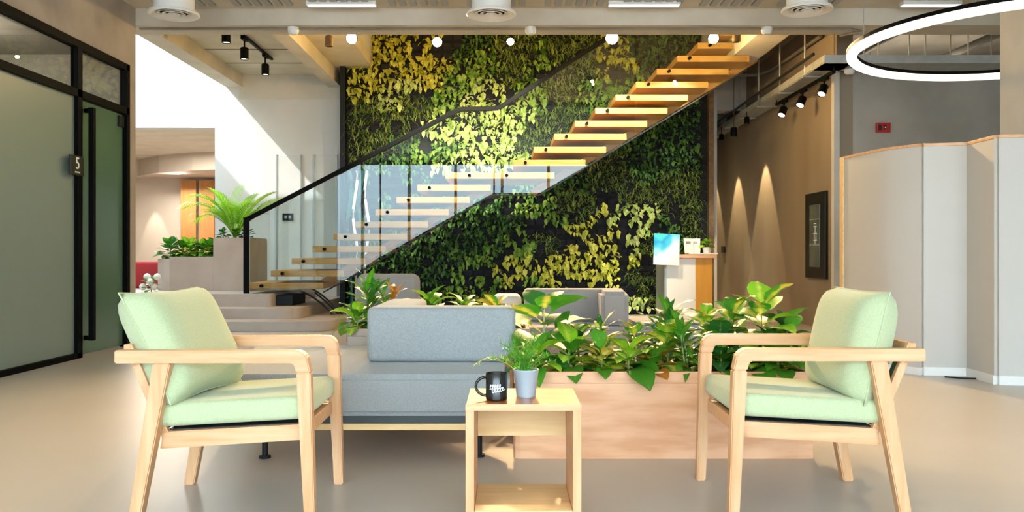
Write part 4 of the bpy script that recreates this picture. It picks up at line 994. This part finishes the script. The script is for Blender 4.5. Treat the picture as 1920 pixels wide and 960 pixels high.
def armchair(label, loc, rotz, pil):
    t = empty('armchair', label, 'armchair', loc, rotz, group='mint green armchairs')
    W2, za = .30, .631
    for s in (-1, 1):
        y0, y1 = (s*W2-.048 if s > 0 else -W2), (s*W2 if s > 0 else -W2+.048)
        # arm and front leg are one bent frame: rounded outer corner
        b = B()
        fr = [(.345-.045+.045*math.cos(a)*1, za-.05+.05*math.sin(a)) for a in [PI/2-q*PI/2/5 for q in range(6)]]
        pts = [(-.35, za-.046), (-.35, za)]+fr+[(.352, za-.08), (.300, za-.08), (.294, za-.056), (.286, za-.046)]
        prism(b, pts, 'y', y0, y1, .004); obj('armrest', b, 'chair_wood', t, smooth=False)
        b = B(); prism(b, [(.300, za-.0805), (.352, za-.0805), (.368, 0), (.330, 0)], 'y', y0, y1, .004); obj('leg', b, 'chair_wood_v', t)
        b = B(); prism(b, [(-.212, za-.0465), (-.150, za-.0465), (-.262, 0), (-.305, 0)], 'y', y0+.002*s, y1-.002*s, .004); obj('leg', b, 'chair_wood_v', t)
        b = B(); prism(b, [(-.205, .268), (.318, .300), (.318, .357), (-.19, .330)], 'y', s*(W2-.062)-.016, s*(W2-.062)+.016, .003); obj('side_rail', b, 'chair_wood', t)
    b = B(); box(b, .290, .322, -W2+.05, W2-.05, .300, .352, .003); obj('front_rail', b, 'chair_wood', t)
    b = B(); box(b, -.20, -.172, -W2+.05, W2-.05, .275, .325, .003); obj('rear_rail', b, 'chair_wood', t)
    # dark webbing deck under the seat
    b = B(); M = Matrix.Translation((.06,0,.338))@Matrix.Rotation(-.05,4,'Y'); box(b, -.25, .225, -.215, .215, -.006, .006, M=M); obj('seat_deck', b, 'dark_trim', t)
    # seat cushion
    M = Matrix.Translation((.05,0,.402))@Matrix.Rotation(-.055,4,'Y'); b = B(); box(b, -.27, .285, -.262, .262, -.042, .046, .026, 4, M)
    obj('seat_cushion', b, 'mint_fabric', t, smooth=True)
    # back frame: two raked stiles, rails and green webbing
    for s in (-1, 1):
        b = B(); bar(b, (-.185, s*.235, .31), (-.325, s*.235, .645), .024, .03, .003, up=(1,0,0)); obj('back_stile', b, 'chair_wood_v', t)
    b = B(); box(b, -.338, -.312, -.25, .25, .605, .648, .003); obj('back_rail', b, 'chair_wood', t)
    for k in range(5):
        y = -.18+.09*k; b = B(); bar(b, (-.200, y, .33), (-.318, y, .62), .055, .004, .0, up=(1,0,0)); obj('webbing_strap', b, 'green_webbing', t)
    tilt, yaw, cx_, cz_, th, w_, h_, pinch, roll = pil
    M = Matrix.Translation((cx_, 0, cz_))@Matrix.Rotation(yaw,4,'Z')@Matrix.Rotation(-tilt,4,'Y')@Matrix.Rotation(roll,4,'X')
    p = obj('back_cushion', pillow(w_, h_, th, pinch, M), 'mint_fabric', t, smooth=True)
    obj('piping', piping(w_, h_, pinch, M), 'mint_fabric', p, smooth=True)
    return t
armchair('mint green armchair with pale timber frame and slanting pillow, left of the side table', (-1.06, 3.36, 0), 0.01, (.47, -.16, -.205, .635, .20, .56, .45, .07, .0))
armchair('mint green armchair with pale timber frame and upright back cushion, right of the side table', (1.185, 3.42, 0), PI-.01, (.22, .0, -.185, .625, .19, .54, .43, .03, .0))
